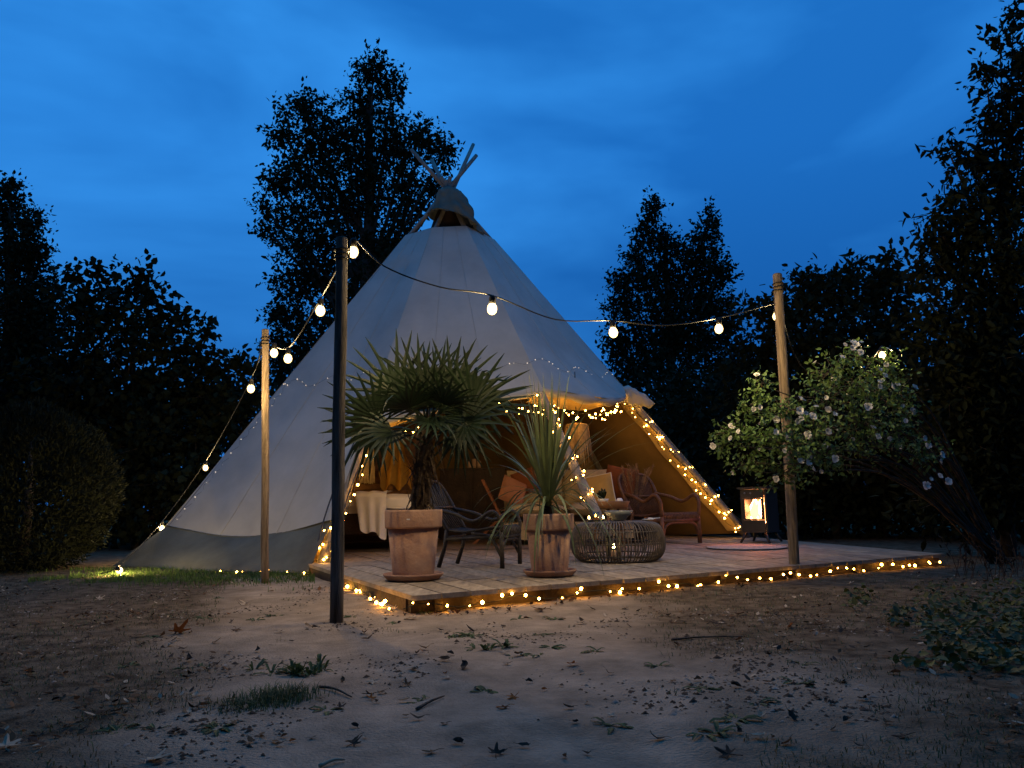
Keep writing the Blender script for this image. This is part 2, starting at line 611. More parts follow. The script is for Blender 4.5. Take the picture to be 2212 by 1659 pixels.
rows = [(0.0, 0.62), (0.626, 2.35), (2.356, 4.1), (4.106, 5.7), (5.706, DDEPTH)]
for i in range(nb):
    for ri, (a, b) in enumerate(rows):
        u0, u1 = bw * i + 0.006, bw * (i + 1) - 0.006
        j = rnd.uniform(-0.003, 0.003)
        vv = [(u0, a + j), (u1, a + j), (u1, b - 0.008), (u0, b - 0.008)]
        top = ZD + rnd.uniform(-0.003, 0.0)
        mb = MB()
        mb.add([dpt(x, y, top - 0.028) for x, y in vv] + [dpt(x, y, top) for x, y in vv],
               [(3, 2, 1, 0), (4, 5, 6, 7), (0, 1, 5, 4), (1, 2, 6, 5), (2, 3, 7, 6), (3, 0, 4, 7)])
        c = dpt((u0 + u1) / 2, (a + b) / 2, ZD)
        me = mb.mesh('board', M_BOARD, False, c)
        o = link('board', me, deck, c)
yaw = math.atan2(DU.y, DU.x)
for k, d in enumerate((0.095, 0.60, 1.3, 2.35, 3.2, 4.1, 5.0, 5.7, DDEPTH - 0.04)):
    mb = MB()
    a = dpt(0.02, d)
    b = dpt(DLEN - 0.02, d)
    mb.beam((a.x, a.y, 0.031), (b.x, b.y, 0.031), 0.045, 0.078)
    mb.obj('joist', M_JOIST, deck)
for d in (0.03, DLEN - 0.03):
    a = dpt(d, 0.13)
    b = dpt(d, DDEPTH - 0.1)
    MB().beam((a.x, a.y, 0.032), (b.x, b.y, 0.032), 0.04, 0.074).obj('side_joist', M_JOIST, deck)
# short bearer blocks under the front edge
for i in range(0, nb, 4):
    p = DC + DU * (bw * (i + 1)) + DV * 0.055
    MB().box((p.x, p.y, 0.030), (0.05, 0.02, 0.072), RD).obj('bearer_block', M_JOIST, deck)

# ------------------------------------------------------------------ tipi tent
TY = 10.0
APEX = at_y(966, 408, TY)
def foot(px, py, z):
    return on_z(px, py, z)
AX = Vector((APEX.x, APEX.y, 0))
FEET = {
    'F1': foot(688, 1240, 0.0), 'F2': foot(1331, 1205, ZD), 'F3': foot(1616, 1161, ZD),
    'G': foot(306, 1220, 0.0)}
def ringpt(deg, r):
    return Vector((AX.x + r * math.cos(math.radians(deg)), AX.y + r * math.sin(math.radians(deg)), 0))
for k, dg in (('B1', 42), ('B2', 85), ('B3', 128), ('B4', 170)):
    FEET[k] = ringpt(dg, 3.8)
tent = thing('tipi_tent', 'large pale canvas tipi tent with crossed wooden poles and a raised front', 'tent', (AX.x, AX.y, 0))
def along(k, t):
    return FEET[k].lerp(APEX, t)
def t_at(k, ypix):
    lo, hi = 0.0, 1.0
    for _ in range(40):
        m = (lo + hi) / 2
        if proj(along(k, m))[1] > ypix:
            lo = m
        else:
            hi = m
    return lo
ext = {'F1': 1.19, 'F2': 1.125, 'F3': 1.115, 'G': 1.11, 'B1': 1.03, 'B2': 1.02, 'B3': 1.03, 'B4': 1.02}
rnd = random.Random(8)
for k, f in FEET.items():
    twist = Vector((rnd.uniform(-.03, .03), rnd.uniform(-.03, .03), 0))
    if k == 'F1':
        twist.x = 0.10
    pts, rs = [], []
    for i in range(15):
        t = ext[k] * i / 14
        p = f.lerp(APEX, t) + twist * max(0, t - 0.8) * 4 + Vector((noise.noise(Vector((i * .5, ord(k[0]) % 7, 0))), noise.noise(Vector((i * .5, 3, ord(k[-1]) % 7))), 0)) * (0.004 if t < 0.95 else 0.012)
        pts.append(p)
        rs.append(0.054 - 0.027 * min(t, 1.0) + 0.003 * noise.noise(Vector((i * 1.3, 1, 2))))
    MB().tube(pts, rs, 10).obj('pole', M_POLE, tent, True)

T_TOP = t_at('F1', 494)
def outward(p):
    d = Vector((p.x - AX.x, p.y - AX.y, 0))
    return d.normalized() if d.length > 1e-4 else Vector((0, 0, 0))
def cpt(a, b, s, t, off=0.075, sag=0.16):
    """canvas surface between poles a and b"""
    p = along(a, t).lerp(along(b, t), s)
    o = outward(p)
    w = 4 * s * (1 - s)
    sg = -sag * (1 - t) * w * (0.35 if t > 0.75 else 1)
    # wrinkles run down from the top; the folds deepen near the hem
    k = sum(map(ord, a + b)) % 11
    wr = 0.030 * (1 - t) * noise.noise(Vector((s * 7 + k, t * 1.6, 0.3))) + 0.014 * noise.noise(Vector((s * 3, t * 6, 5.0)))
    wr += 0.014 * (1 - t) ** 2 * noise.noise(Vector((s * 9 + t * 14 + k, t * 5 - s * 3, 2.0))) * max(0, w + 0.2)
    return p + o * (off * (1 - 0.40 * max(0, t - 0.3) / 0.7) + sg + wr * (1 - 0.6 * t))
bays = [('F3', 'B1'), ('B1', 'B2'), ('B2', 'B3'), ('B3', 'B4'), ('B4', 'G'), ('G', 'F1')]
for a, b in bays:
    front = (a, b) == ('G', 'F1')
    def hem_t(s):
        if front:
            za = 0.42
            return (za - 0.13 * math.sin(math.pi * min(1, s * 1.02)) + 0.05 * s * s) / APEX.z
        return (0.36 - 0.08 * math.sin(math.pi * s)) / APEX.z
    def fn(u, v):
        th = hem_t(u)
        return cpt(a, b, u, th + (T_TOP - th) * v)
    MB().grid(fn, 36, 44).obj('canvas_panel', M_CANVAS, tent, True)
    for sx in (0.34, 0.67):
        MB().tube([fn(sx, i / 30) + outward(fn(sx, i / 30)) * 0.002 for i in range(31)], 0.003, 5).obj('seam', M_CANVAS, tent, True)
    def ln(u, v):
        return cpt(a, b, u, 0.012 + (T_TOP - 0.012) * v, off=0.035, sag=0.24)
    MB().grid(ln, 16, 20).obj('amber_lit_sheet', M_INSIDE_LIT, tent, True)  # added sheet inside the canvas that carries the amber lamplight as colour
    # mud skirt from the hem to the ground
    flare = 0.16 if front or (a, b) == ('B4', 'G') else 0.12
    def sk(u, v):
        th = hem_t(u)
        top = cpt(a, b, u, th + 0.004, off=0.066)
        bot = along(a, 0.0).lerp(along(b, 0.0), u)
        k = flare
        if front:
            k = 0.14 + 0.10 * (1 - u) ** 0.8
        bot = bot + outward(bot) * (0.05 + k)
        bot.z = gh(bot.x, bot.y) + 0.004 if a != 'F3' else 0.102
        p = bot.lerp(top, v)
        fold = 0.020 * math.sin(v * math.pi) * noise.noise(Vector((u * 9, v * 2.0, 4.0))) + (0.016 if front else 0.01) * noise.noise(Vector((u * 4 + v * 3, v * 3, 8.0)))
        return p + outward(p) * fold
    o = MB().grid(sk, 24, 10).obj('mud_skirt', M_SKIRT, tent, True)
    # seam cord along the hem
    MB().tube([cpt(a, b, i / 20, hem_t(i / 20) + 0.001, off=0.080) for i in range(21)], 0.007, 5).obj('hem_cord', M_IRON if not front else M_SKIRT, tent, True)

# raised front: canvas hangs only as far down as the rolled-up flap
OPEN = {('F1', 'F2'): (t_at('F1', 918), t_at('F2', 846), 0.012), ('F2', 'F3'): (t_at('F2', 838), t_at('F3', 838), -0.030)}
def open_t(a, b, s):
    t0, t1, dip = OPEN[(a, b)]
    return t0 + (t1 - t0) * s + dip * math.sin(math.pi * s)
for a, b in OPEN:
    def fn(u, v):
        th = open_t(a, b, u)
        p = cpt(a, b, u, th + (T_TOP - th) * v, sag=0.05)
        if b == 'F3':                        # the lifted flap is propped outward like an awning
            k = max(0, 1 - v / 0.30)
            p = p + outward(p) * 0.20 * k * k * math.sin(math.pi * u)
        return p
    MB().grid(fn, 36, 40).obj('canvas_panel', M_CANVAS, tent, True)
    for sx in (0.34, 0.67):
        MB().tube([fn(sx, i / 30) + outward(fn(sx, i / 30)) * 0.002 for i in range(31)], 0.003, 5).obj('seam', M_CANVAS, tent, True)
    # rolled canvas at the lower edge, its underside hanging inward
    r0 = 0.055 if b == 'F3' else 0.04
    pts, rs = [], []
    for i in range(23):
        s = i / 22
        p = fn(s, 0.0) - outward(fn(s, 0.0)) * (r0 * 0.8) - Vector((0, 0, r0 * (0.55 + 0.25 * noise.noise(Vector((s * 4, 1, 1))))))
        pts.append(p)
        rs.append(r0 * (0.9 + 0.6 * noise.noise(Vector((s * 9, 2, 5)))))
    MB().tube(pts, rs, 12).obj('rolled_flap', M_CANVAS, tent, True)
    def lin(u, v):
        p = fn(u, 0.02)
        q = p - outward(p) * 0.30 - Vector((0, 0, 0.17 if b == 'F3' else 0.09))
        r = p.lerp(q, v)
        return r - Vector((0, 0, 0.03 * math.sin(v * math.pi) * (1 + noise.noise(Vector((u * 6, v * 2, 9))))))
    MB().grid(lin, 22, 5).obj('flap_lining', M_EDGE_LIT, tent, True)

# flap bundle that hangs past the right-hand pole
c0 = cpt('F2', 'F3', 1.0, open_t('F2', 'F3', 1.0))
def bund(u, v):
    a0 = at_y(1334, 846, c0.y - 0.02)
    a1 = at_y(1414, 872, c0.y - 0.12)
    p = a0.lerp(a1, u)
    p.z += 0.05 * math.sin(math.pi * u)
    ang = v * 2 * math.pi
    nn = noise.noise(Vector((u * 7, math.cos(ang) * 2.6, math.sin(ang) * 2.6)))
    r = (0.075 - 0.052 * u ** 1.4) * (1 + 0.55 * nn)
    r *= max(0.03, 1 - u ** 5)
    drop = (1 - u ** 6) * (0.05 + 0.13 * u * (1 - 0.35 * u)) * max(0, -math.sin(ang)) * (1 + 0.6 * nn)
    return p + Vector((0.02 * nn, math.cos(ang) * r, math.sin(ang) * r - drop))
MB().grid(bund, 22, 26).obj('flap_bundle', M_CANVAS, tent, True)

# edge of the canvas tied back beside the right-hand pole, lamplight in its colour
def band(u, v):
    t = 0.02 + v * (t_at('F3', 852) - 0.02)
    p = along('F3', t)
    d = (along('F1', 0.3) - along('F3', 0.3)).normalized()
    w = 0.15 * (1 - 0.35 * v)
    return p + d * (0.13 + w * u + 0.012 * noise.noise(Vector((u * 2, v * 9, 2)))) + Vector((0.05, 0.22 * u, 0.02 * math.sin(v * 20)))
MB().grid(band, 4, 26).obj('tied_canvas_edge', M_EDGE_LIT, tent, True)
# edge cords beside the left-hand pole
for off in (0.10, -0.06):
    pts = []
    for i in range(12):
        t = t_at('F1', 940) * i / 11
        p = along('F1', t)
        pts.append(p + Vector((off - 0.05 * math.sin(i / 11 * math.pi), -0.07, 0)))
    MB().tube(pts, 0.008, 5).obj('edge_cord', M_IRON, tent, True)

# dark sheet for the smoke-hole shade: collar and cap
mb = MB()
zc0 = along('F1', T_TOP).z
def gap_sheet(u, v):
    ang = u * 2 * math.pi
    t = T_TOP - 0.004 + v * 0.075
    rr = 0.27 - v * 0.12
    c = AX + Vector((0, 0, zc0 - 0.02 + v * 0.42))
    return c + Vector((math.cos(ang) * rr, math.sin(ang) * rr, 0))
M_GAP_SHADE = mat('smoke_hole_shade', (0.035, 0.02, 0.013), 0.9, 0.25, 5)  # near-black colour stands for the shade in the gap under the cap
MB().grid(gap_sheet, 20, 4).obj('smoke_shade_sheet', M_GAP_SHADE, tent, True)
cap_c = at_y(976, 452, TY - 0.25)
def capf(u, v):
    ang = u * 2 * math.pi
    prof = [(0.05, 0.27), (0.13, 0.25), (0.19, 0.19), (0.24, 0.09), (0.29, -0.06), (0.35, -0.20), (0.33, -0.21)]
    x = v * (len(prof) - 1)
    i = min(int(x), len(prof) - 2)
    f = x - i
    r = prof[i][0] * (1 - f) + prof[i + 1][0] * f
    z = prof[i][1] * (1 - f) + prof[i + 1][1] * f
    r *= 1 + 0.38 * v * noise.noise(Vector((math.cos(ang) * 1.7, math.sin(ang) * 1.7, v * 2.2))) + 0.14 * noise.noise(Vector((math.cos(ang) * 4, math.sin(ang) * 4, v * 6)))
    # the cap is pulled down on the right
    z -= 0.14 * v * math.cos(ang - 0.2)
    x0 = 0.05 * v
    return cap_c + Vector((math.cos(ang) * r + x0, math.sin(ang) * r, z + 0.02 * noise.noise(Vector((ang, v * 5, 1))))) + Vector((math.cos(ang), math.sin(ang), 0.3)) * 0.035 * v * noise.noise(Vector((math.cos(ang) * 3.5 + v * 4, math.sin(ang) * 3.5, v * 7)))
MB().grid(capf, 60, 30).obj('smoke_cap', M_SKIRT, tent, True)

# ------------------------------------------------------------------ posts
def post(base, top, r, m, label):
    t = thing('wooden_post', label, 'post', base, 'round posts carrying the festoon lights')
    pts, rs = [], []
    for i in range(15):
        f = i / 14
        p = Vector(base).lerp(Vector(top), f)
        p += Vector((noise.noise(Vector((f * 3, base[0], 0))), noise.noise(Vector((f * 3, 5, base[0]))), 0)) * 0.008
        pts.append(p)
        rs.append(r * (1.03 - 0.06 * f + 0.06 * noise.noise(Vector((f * 9, 2, base[0])))))
    d = (pts[-1] - pts[0]).normalized()
    pts[0] = pts[0] - d * 0.06
    pts.append(pts[-1] + d * 0.008)
    rs.append(r * 0.9)
    pts.append(pts[-1] + d * 0.004)
    rs.append(r * 0.7)
    MB().tube(pts, rs, 18).obj('shaft', m, t, True)
    for k in range(3):                                   # cable lashed round the top
        c = Vector(base).lerp(Vector(top), 0.945 + 0.012 * k)
        ring = [c + Vector((math.cos(a) * (r + .004), math.sin(a) * (r + .004), 0.004 * math.sin(a + k))) for a in [2 * math.pi * j / 14 for j in range(15)]]
        MB().tube(ring, 0.005, 5).obj('cable_wrap', M_CORD, t, True)
    return t
PB1 = on_z(727, 1345, 0.0)
PT1 = at_y(738, 517, PB1.y + 0.02)
post(PB1, PT1, 0.0345, M_DARKPOST, 'dark weathered post whose foot stands in bare sand in front of the deck corner')
PB2 = on_z(573, 1260, 0.0)
PT2 = at_y(573, 714, PB2.y)
post(PB2, PT2, 0.0305, M_POST, 'honey coloured post lit from above in front of the pale canvas wall')
PB3 = on_z(1718, 1246, 0.0)
PT3 = at_y(1679, 594, PB3.y)
post(PB3, PT3, 0.0385, M_POST, 'leaning post half hidden by white roses beside the deck edge')

# ------------------------------------------------------------------ strings of lights
def ico(r, sub=1):
    import bmesh
    bm = bmesh.new()
    bmesh.ops.create_icosphere(bm, subdivisions=sub, radius=r)
    vs = [v.co.copy() for v in bm.verts]
    fs = [tuple(v.index for v in f.verts) for f in bm.faces]
    bm.free()
    mb = MB()
    mb.add(vs, fs)
    return mb
ME_FAIRY = ico(0.0105).mesh('bulb', E_FAIRY, True)
ME_FAIRYDIM = ico(0.0085).mesh('bulb', E_FAIRYDIM, True)
ME_TINY = ico(0.0055).mesh('bulb', E_TINY, True)
mb = ico(0.030, 2)
mb.v = [(x, y, z * (1.15 if z < 0 else 1.35)) for x, y, z in mb.v]
ME_FEST = mb.mesh('bulb', glow_glass('frosted_bulb_glow', (1.0, 0.66, 0.25), 2.4), True)
mb = ico(0.023, 2)
ME_CORE = mb.mesh('filament', glow_glass('filament_glow', (1.0, 0.80, 0.50), 8.0), True)
mb = MB().lathe([(0.012, 0.028), (0.019, 0.032), (0.021, 0.06), (0.018, 0.075), (0.010, 0.082), (0.0, 0.083)], 12)
ME_SOCK = mb.mesh('socket', M_CORD, True)

def smooth_path(pts, n):
    """Catmull-Rom through the points"""
    pts = [Vector(p) for p in pts]
    P = [pts[0] * 2 - pts[1]] + pts + [pts[-1] * 2 - pts[-2]]
    segs = len(pts) - 1
    out_ = []
    for i in range(segs):
        k = max(2, n // segs)
        for j in range(k):
            t = j / k
            p0, p1, p2, p3 = P[i:i + 4]
            out_.append(0.5 * ((2 * p1) + (p2 - p0) * t + (2 * p0 - 5 * p1 + 4 * p2 - p3) * t * t + (3 * p1 - p0 - 3 * p2 + p3) * t ** 3))
    out_.append(pts[-1])
    return out_

def festoon(name, label, wire, bulbs, loc):
    t = thing(name, label, 'string lights', loc, 'festoon strings')
    MB().tube(wire, 0.0045, 6).obj('cable', M_CORD, t, True)
    for b, tilt, watts in bulbs:
        s = link('socket', ME_SOCK, t, b, (tilt, tilt * 0.4, 0))
        k = link('bulb', ME_FEST, t, b, (tilt, tilt * 0.4, 0))
        g = link('filament', ME_CORE, None)
        g.parent = k
        ld = bpy.data.lights.new('bulb_light', 'POINT')
        ld.energy = watts
        ld.color = (1.0, 0.70, 0.31)
        ld.shadow_soft_size = 0.014
        lo = bpy.data.objects.new('bulb_light', ld)
        COL.objects.link(lo)
        lo.parent = k
    return t
UP = Vector((0, 0, 0.083))
# left run: near post -> pale post -> down to the grass
b1 = at_y(763, 545, PB1.y + 0.10)
b2 = at_y(692, 672, 4.75)
b3 = at_y(622, 775, 5.55)
b4 = at_y(592, 763, 5.92)
b5 = at_y(542, 840, 6.15)
b6 = at_y(444, 1011, 9.25)
b7 = at_y(350, 1142, 9.0)
b8 = on_z(258, 1232, 0.05)
tp1 = PB1.lerp(PT1, 0.955) + Vector((0.0, 0.045, 0))
tp2 = PB2.lerp(PT2, 0.955) + Vector((0, -0.035, 0))
wire = smooth_path([tp1, b2 + UP, b3 + UP, tp2 + Vector((0.03, 0, 0))], 30) + smooth_path([tp2 + Vector((-.035, 0.03, 0)), b5 + UP, b6 + UP, b7 + UP, b8 + UP * 0.6 + Vector((0, 0, 0)), on_z(215, 1240, 0.02)], 40)
festoon('festoon_string', 'festoon string running from the dark post over the honey coloured post down to the grass', wire,
        [(b2, 0.1, 26), (b3, -0.1, 13), (b4, 0.1, 16), (b5, 0.15, 9), (b6, 0.1, 24), (b7, 0.0, 24), (b8, 1.2, 30)], PB2)
# right run: near post -> leaning post -> into the roses
tp3 = PB3.lerp(PT3, 0.90) + Vector((-0.04, 0, 0))
q1 = at_y(1063, 668, 4.36)
q2 = at_y(1325, 719, 4.95)
q3 = at_y(1553, 711, 5.47)
q4 = at_y(1677, 684, PB3.y + 0.06)
q5 = at_y(1906, 768, 6.4)
wire = smooth_path([tp1 + Vector((0.04, -0.02, 0)), b1 + UP, at_y(830, 575, 3.98), at_y(950, 620, 4.15), q1 + UP, at_y(1200, 690, 4.67), q2 + UP, at_y(1430, 703, 5.2), q3 + UP, tp3], 60)
wire += smooth_path([tp3 + Vector((0.06, 0.05, 0)), at_y(1730, 790, 6.25), at_y(1830, 835, 6.4), q5 + UP], 12)
festoon('festoon_string', 'festoon string hanging from the dark post across the tent front to the leaning post', wire,
        [(b1, 0.2, 7), (q1, 0.1, 25), (q2, -0.1, 30), (q3, 0.05, 34), (q4, 0.1, 16), (q5, 0.1, 13)], PB3)

def fairy(label, path, n, jitter, seed, me_b=None, wr=0.0028, closed=None, lead=None, clump=True):
    rnd = random.Random(seed)
    t = thing('fairy_lights', label, 'string lights', path[0], 'warm fairy light strings')
    MB().tube(path, wr, 4).obj('wire', M_WIRE, t, True)
    # arc-length spacing
    acc = [0]
    for i in range(1, len(path)):
        acc.append(acc[-1] + (path[i] - path[i - 1]).length)
    for k in range(n):
        s = (k + 0.5 + (rnd.uniform(-.42, .42) if clump else 0)) / n * acc[-1]
        i = max(j for j in range(len(acc)) if acc[j] <= s + 1e-9)
        i = min(i, len(path) - 2)
        f = (s - acc[i]) / max(1e-6, acc[i + 1] - acc[i])
        p = path[i].lerp(path[i + 1], f)
        j = Vector((rnd.gauss(0, 1), rnd.gauss(0, 1), rnd.gauss(0, 1))) * jitter
        q = p + j
        if lead is not None:
            q.z = max(q.z, lead)
        link('bulb', me_b or (ME_FAIRY if rnd.random() < 0.6 else ME_FAIRYDIM), t, q, scale=rnd.uniform(0.65, 1.15))
    return t

# along the deck front edge
path = []
rnd = random.Random(21)
for i in range(60):
    s = -0.05 + i / 59 * (DLEN + 0.02)
    p = DC + DU * s - DV * (0.012 - 0.035 * rnd.random())
    p.z = 0.030 + 0.022 * noise.noise(Vector((i * .4, 0, 0))) + 0.012 * math.sin(i * 0.9)
    path.append(p)
fairy('fairy light string tucked along the front edge of the wooden deck', path, 46, 0.009, 5, lead=0.014)
# along the short left edge of the deck to the tent pole
path = []
for i in range(30):
    f = i / 29
    p = (DC + Vector((-0.05, -0.03, 0))).lerp(FEET['F1'] + Vector((0.12, -0.12, 0)), f)
    p += Vector((-0.04 - 0.03 * math.sin(i * 1.3), -0.03 * math.cos(i * 1.7), 0))
    p.z = 0.022 + 0.012 * math.sin(i * 0.8)
    path.append(p)
fairy('fairy light string lying along the short left side of the wooden deck', path, 22, 0.018, 6, lead=0.014)
# foot and edge of the left-hand pole, then along the skirt on the grass
path = []
for i in range(20):
    a = i / 19 * 2 * math.pi * 3
    t = 0.0 + 0.085 * i / 19
    p = along('F1', t)
    path.append(p + Vector((math.cos(a) * 0.085, math.sin(a) * 0.085, 0.03)))
for i in range(14):
    t = 0.085 + (t_at('F1', 955) - 0.085) * (i + 1) / 14
    path.append(along('F1', t) + Vector((0.09, -0.075, 0)))
fairy('fairy light string wound round the foot of the tent pole at the deck corner', path, 24, 0.012, 9)
path = []
for i in range(12):
    s = 0.62 + 0.40 * i / 11
    b = along('G', 0.0).lerp(along('F1', 0.0), min(s, 1.02))
    p = b + outward(b) * (0.05 + 0.14 + 0.10 * max(0, (1 - s)) ** 0.8 + 0.05)
    p.z = gh(p.x, p.y) + 0.018
    path.append(p)
fairy('short fairy light string lying in the grass along the tent skirt', path, 7, 0.008, 12, lead=0.014)
# up the middle pole
path = []
T2 = t_at('F2', 858)
for i in range(90):
    f = i / 89
    t = 0.10 + (T2 - 0.10) * f
    a = f * 2 * math.pi * 6.5 + 1.0
    p = along('F2', t)
    path.append(p + Vector((math.cos(a), math.sin(a), 0)) * 0.082 + Vector((0, -0.01, 0)))
fairy('fairy light string spiralling up the middle tent pole behind the rattan pouf', path, 42, 0.012, 7)
# down the right-hand pole
path = []
T3 = t_at('F3', 862)
for i in range(110):
    f = i / 109
    t = 0.012 + (T3 - 0.012) * f
    a = f * 2 * math.pi * 9 + 0.5
    p = along('F3', t)
    d = (along('F1', 0.3) - along('F3', 0.3)).normalized()
    path.append(p + d * (0.06 + 0.13 * math.cos(a)) + Vector((0, -0.06 + 0.06 * math.sin(a), 0.05 * math.sin(a))))
fairy('fairy light string winding up the slanting right-hand tent pole near the stove', path, 56, 0.014, 3)
# under the rolled flap
path = []
for a, b, n in (('F1', 'F2', 26), ('F2', 'F3', 30)):
    for i in range(n):
        s = i / n if a == 'F2' else 0.02 + 0.98 * i / n
        p = cpt(a, b, s, open_t(a, b, s), sag=0.05)
        p = p - outward(p) * (0.06 if a == 'F1' else 0.12)
        if b == 'F3':
            p += outward(p) * 0.20 * math.sin(math.pi * s)
        p.z -= (0.17 if a == 'F1' else 0.21) + 0.02 * math.sin(i * 1.1) - (0.04 * s if a == 'F2' else 0)
        path.append(p)
fairy('bunched fairy light string hanging under the rolled tent flap', path, 84, 0.028, 15)
# unseen string added by the bed, standing in for a hidden lamp
path = []
for i in range(40):
    f = i / 39
    p = at_y(735 - 60 * f, 985, 10.35)
    path.append(Vector((p.x, 10.3 - 0.35 * f, 0.85 + 0.55 * abs(math.sin(f * 9)))))
fairy('unseen fairy light string added beside the bed in place of a hidden lamp', path, 44, 0.02, 44)
# tiny lights on the outside of the canvas
path = []
for i in range(26):
    t = 0.10 + 0.33 * i / 25
    p = along('G', t)
    path.append(p + outward(p) * 0.062 + Vector((0.06 + 0.05 * (i % 2), -0.06, 0)))
for a, b, n in (('G', 'F1', 20), ('F1', 'F2', 20), ('F2', 'F3', 20)):
    for i in range(n):
        s = i / n
        t = 0.425 + 0.012 * math.sin(i * 0.8) + (0.025 * s if b == 'F3' else 0) - (0.012 if b == 'F2' else 0)
        p = cpt(a, b, s, t, sag=0.05 if a != 'G' else 0.16)
        if b == 'F3':
            p += outward(p) * 0.04
        path.append(p + outward(p) * 0.012)
fairy('faint string of tiny white lights draped over the outside of the tent canvas', path, 62, 0.006, 31, ME_TINY, 0.0012)

# ------------------------------------------------------------------ pots and their plants
def pot(name, label, c, rtop, h, tilt=0.0, grp='terracotta plant pots on the deck'):
    c = Vector(c)
    s = thing('pot_saucer', 'terracotta saucer under the ' + label[1], 'saucer', c)
    MB().lathe([(rtop * 0.70, 0.0), (rtop * 0.90, 0.006), (rtop * 1.04, 0.034), (rtop * 1.05, 0.044), (rtop * 1.0, 0.045), (rtop * 0.93, 0.02), (rtop * 0.5, 0.014), (0.0, 0.014)], 40, c).obj('dish', M_TERRA, s, True)
    t = thing(name, label[0], 'plant pot', c + Vector((0, 0, 0.016)), grp)
    rb = rtop * 0.70
    rl = rtop * 0.88
    zr = h * 0.74
    base = c + Vector((0, 0, 0.016))
    MB().lathe([(0.0, 0.0), (rb * 0.97, 0.0), (rb, 0.01), (rl, zr), (rl * 0.95, zr + 0.001)], 48, base,
               lambda a, z: 1 + 0.006 * math.sin(a * 2 + 1)).obj('pot_body', M_TERRA, t, True)
    MB().lathe([(rl * 0.94, zr), (rtop * 0.97, zr - 0.004), (rtop * 0.985, zr + 0.008), (rtop, h - 0.012), (rtop * 0.99, h), (rtop * 0.93, h), (rtop * 0.90, h - 0.05), (rl * 0.86, zr + 0.01)], 48, base,
               lambda a, z: 1 + 0.006 * math.sin(a * 2 + 1)).obj('pot_rim', M_TERRA, t, True)
    MB().lathe([(0.0, h - 0.045), (rtop * 0.5, h - 0.04), (rtop * 0.885, h - 0.05)], 24, base).obj('soil', M_SOIL, t, True)
    return base
c1 = on_z(893, 1252, ZD)
px1 = FPX / c1.y
R1 = 61 / px1
H1 = 140 / px1
pot1 = pot('terracotta_pot', ('large terracotta pot on a saucer holding the fan palm at the deck corner', 'palm pot at the deck corner'), c1, R1, H1)
me_lab = MB().box((0, 0, 0), (0.022, 0.0015, 0.009))
lp = pot1 + Vector((-0.01, -R1 * 0.985, H1 * 0.865))
o = me_lab.mesh('price_label', M_WHITECER)
potobj = [x for x in COL.objects if x.name.startswith('terracotta_pot')][0]
o = link('paper_label', o, potobj, lp)
c2 = on_z(1188, 1244, ZD)
px2 = FPX / c2.y
R2 = 54 / px2
H2 = 124 / px2
pot2 = pot('terracotta_pot', ('terracotta pot on a saucer holding the spiky strap leaved plant', 'spiky plant pot'), c2, R2, H2)

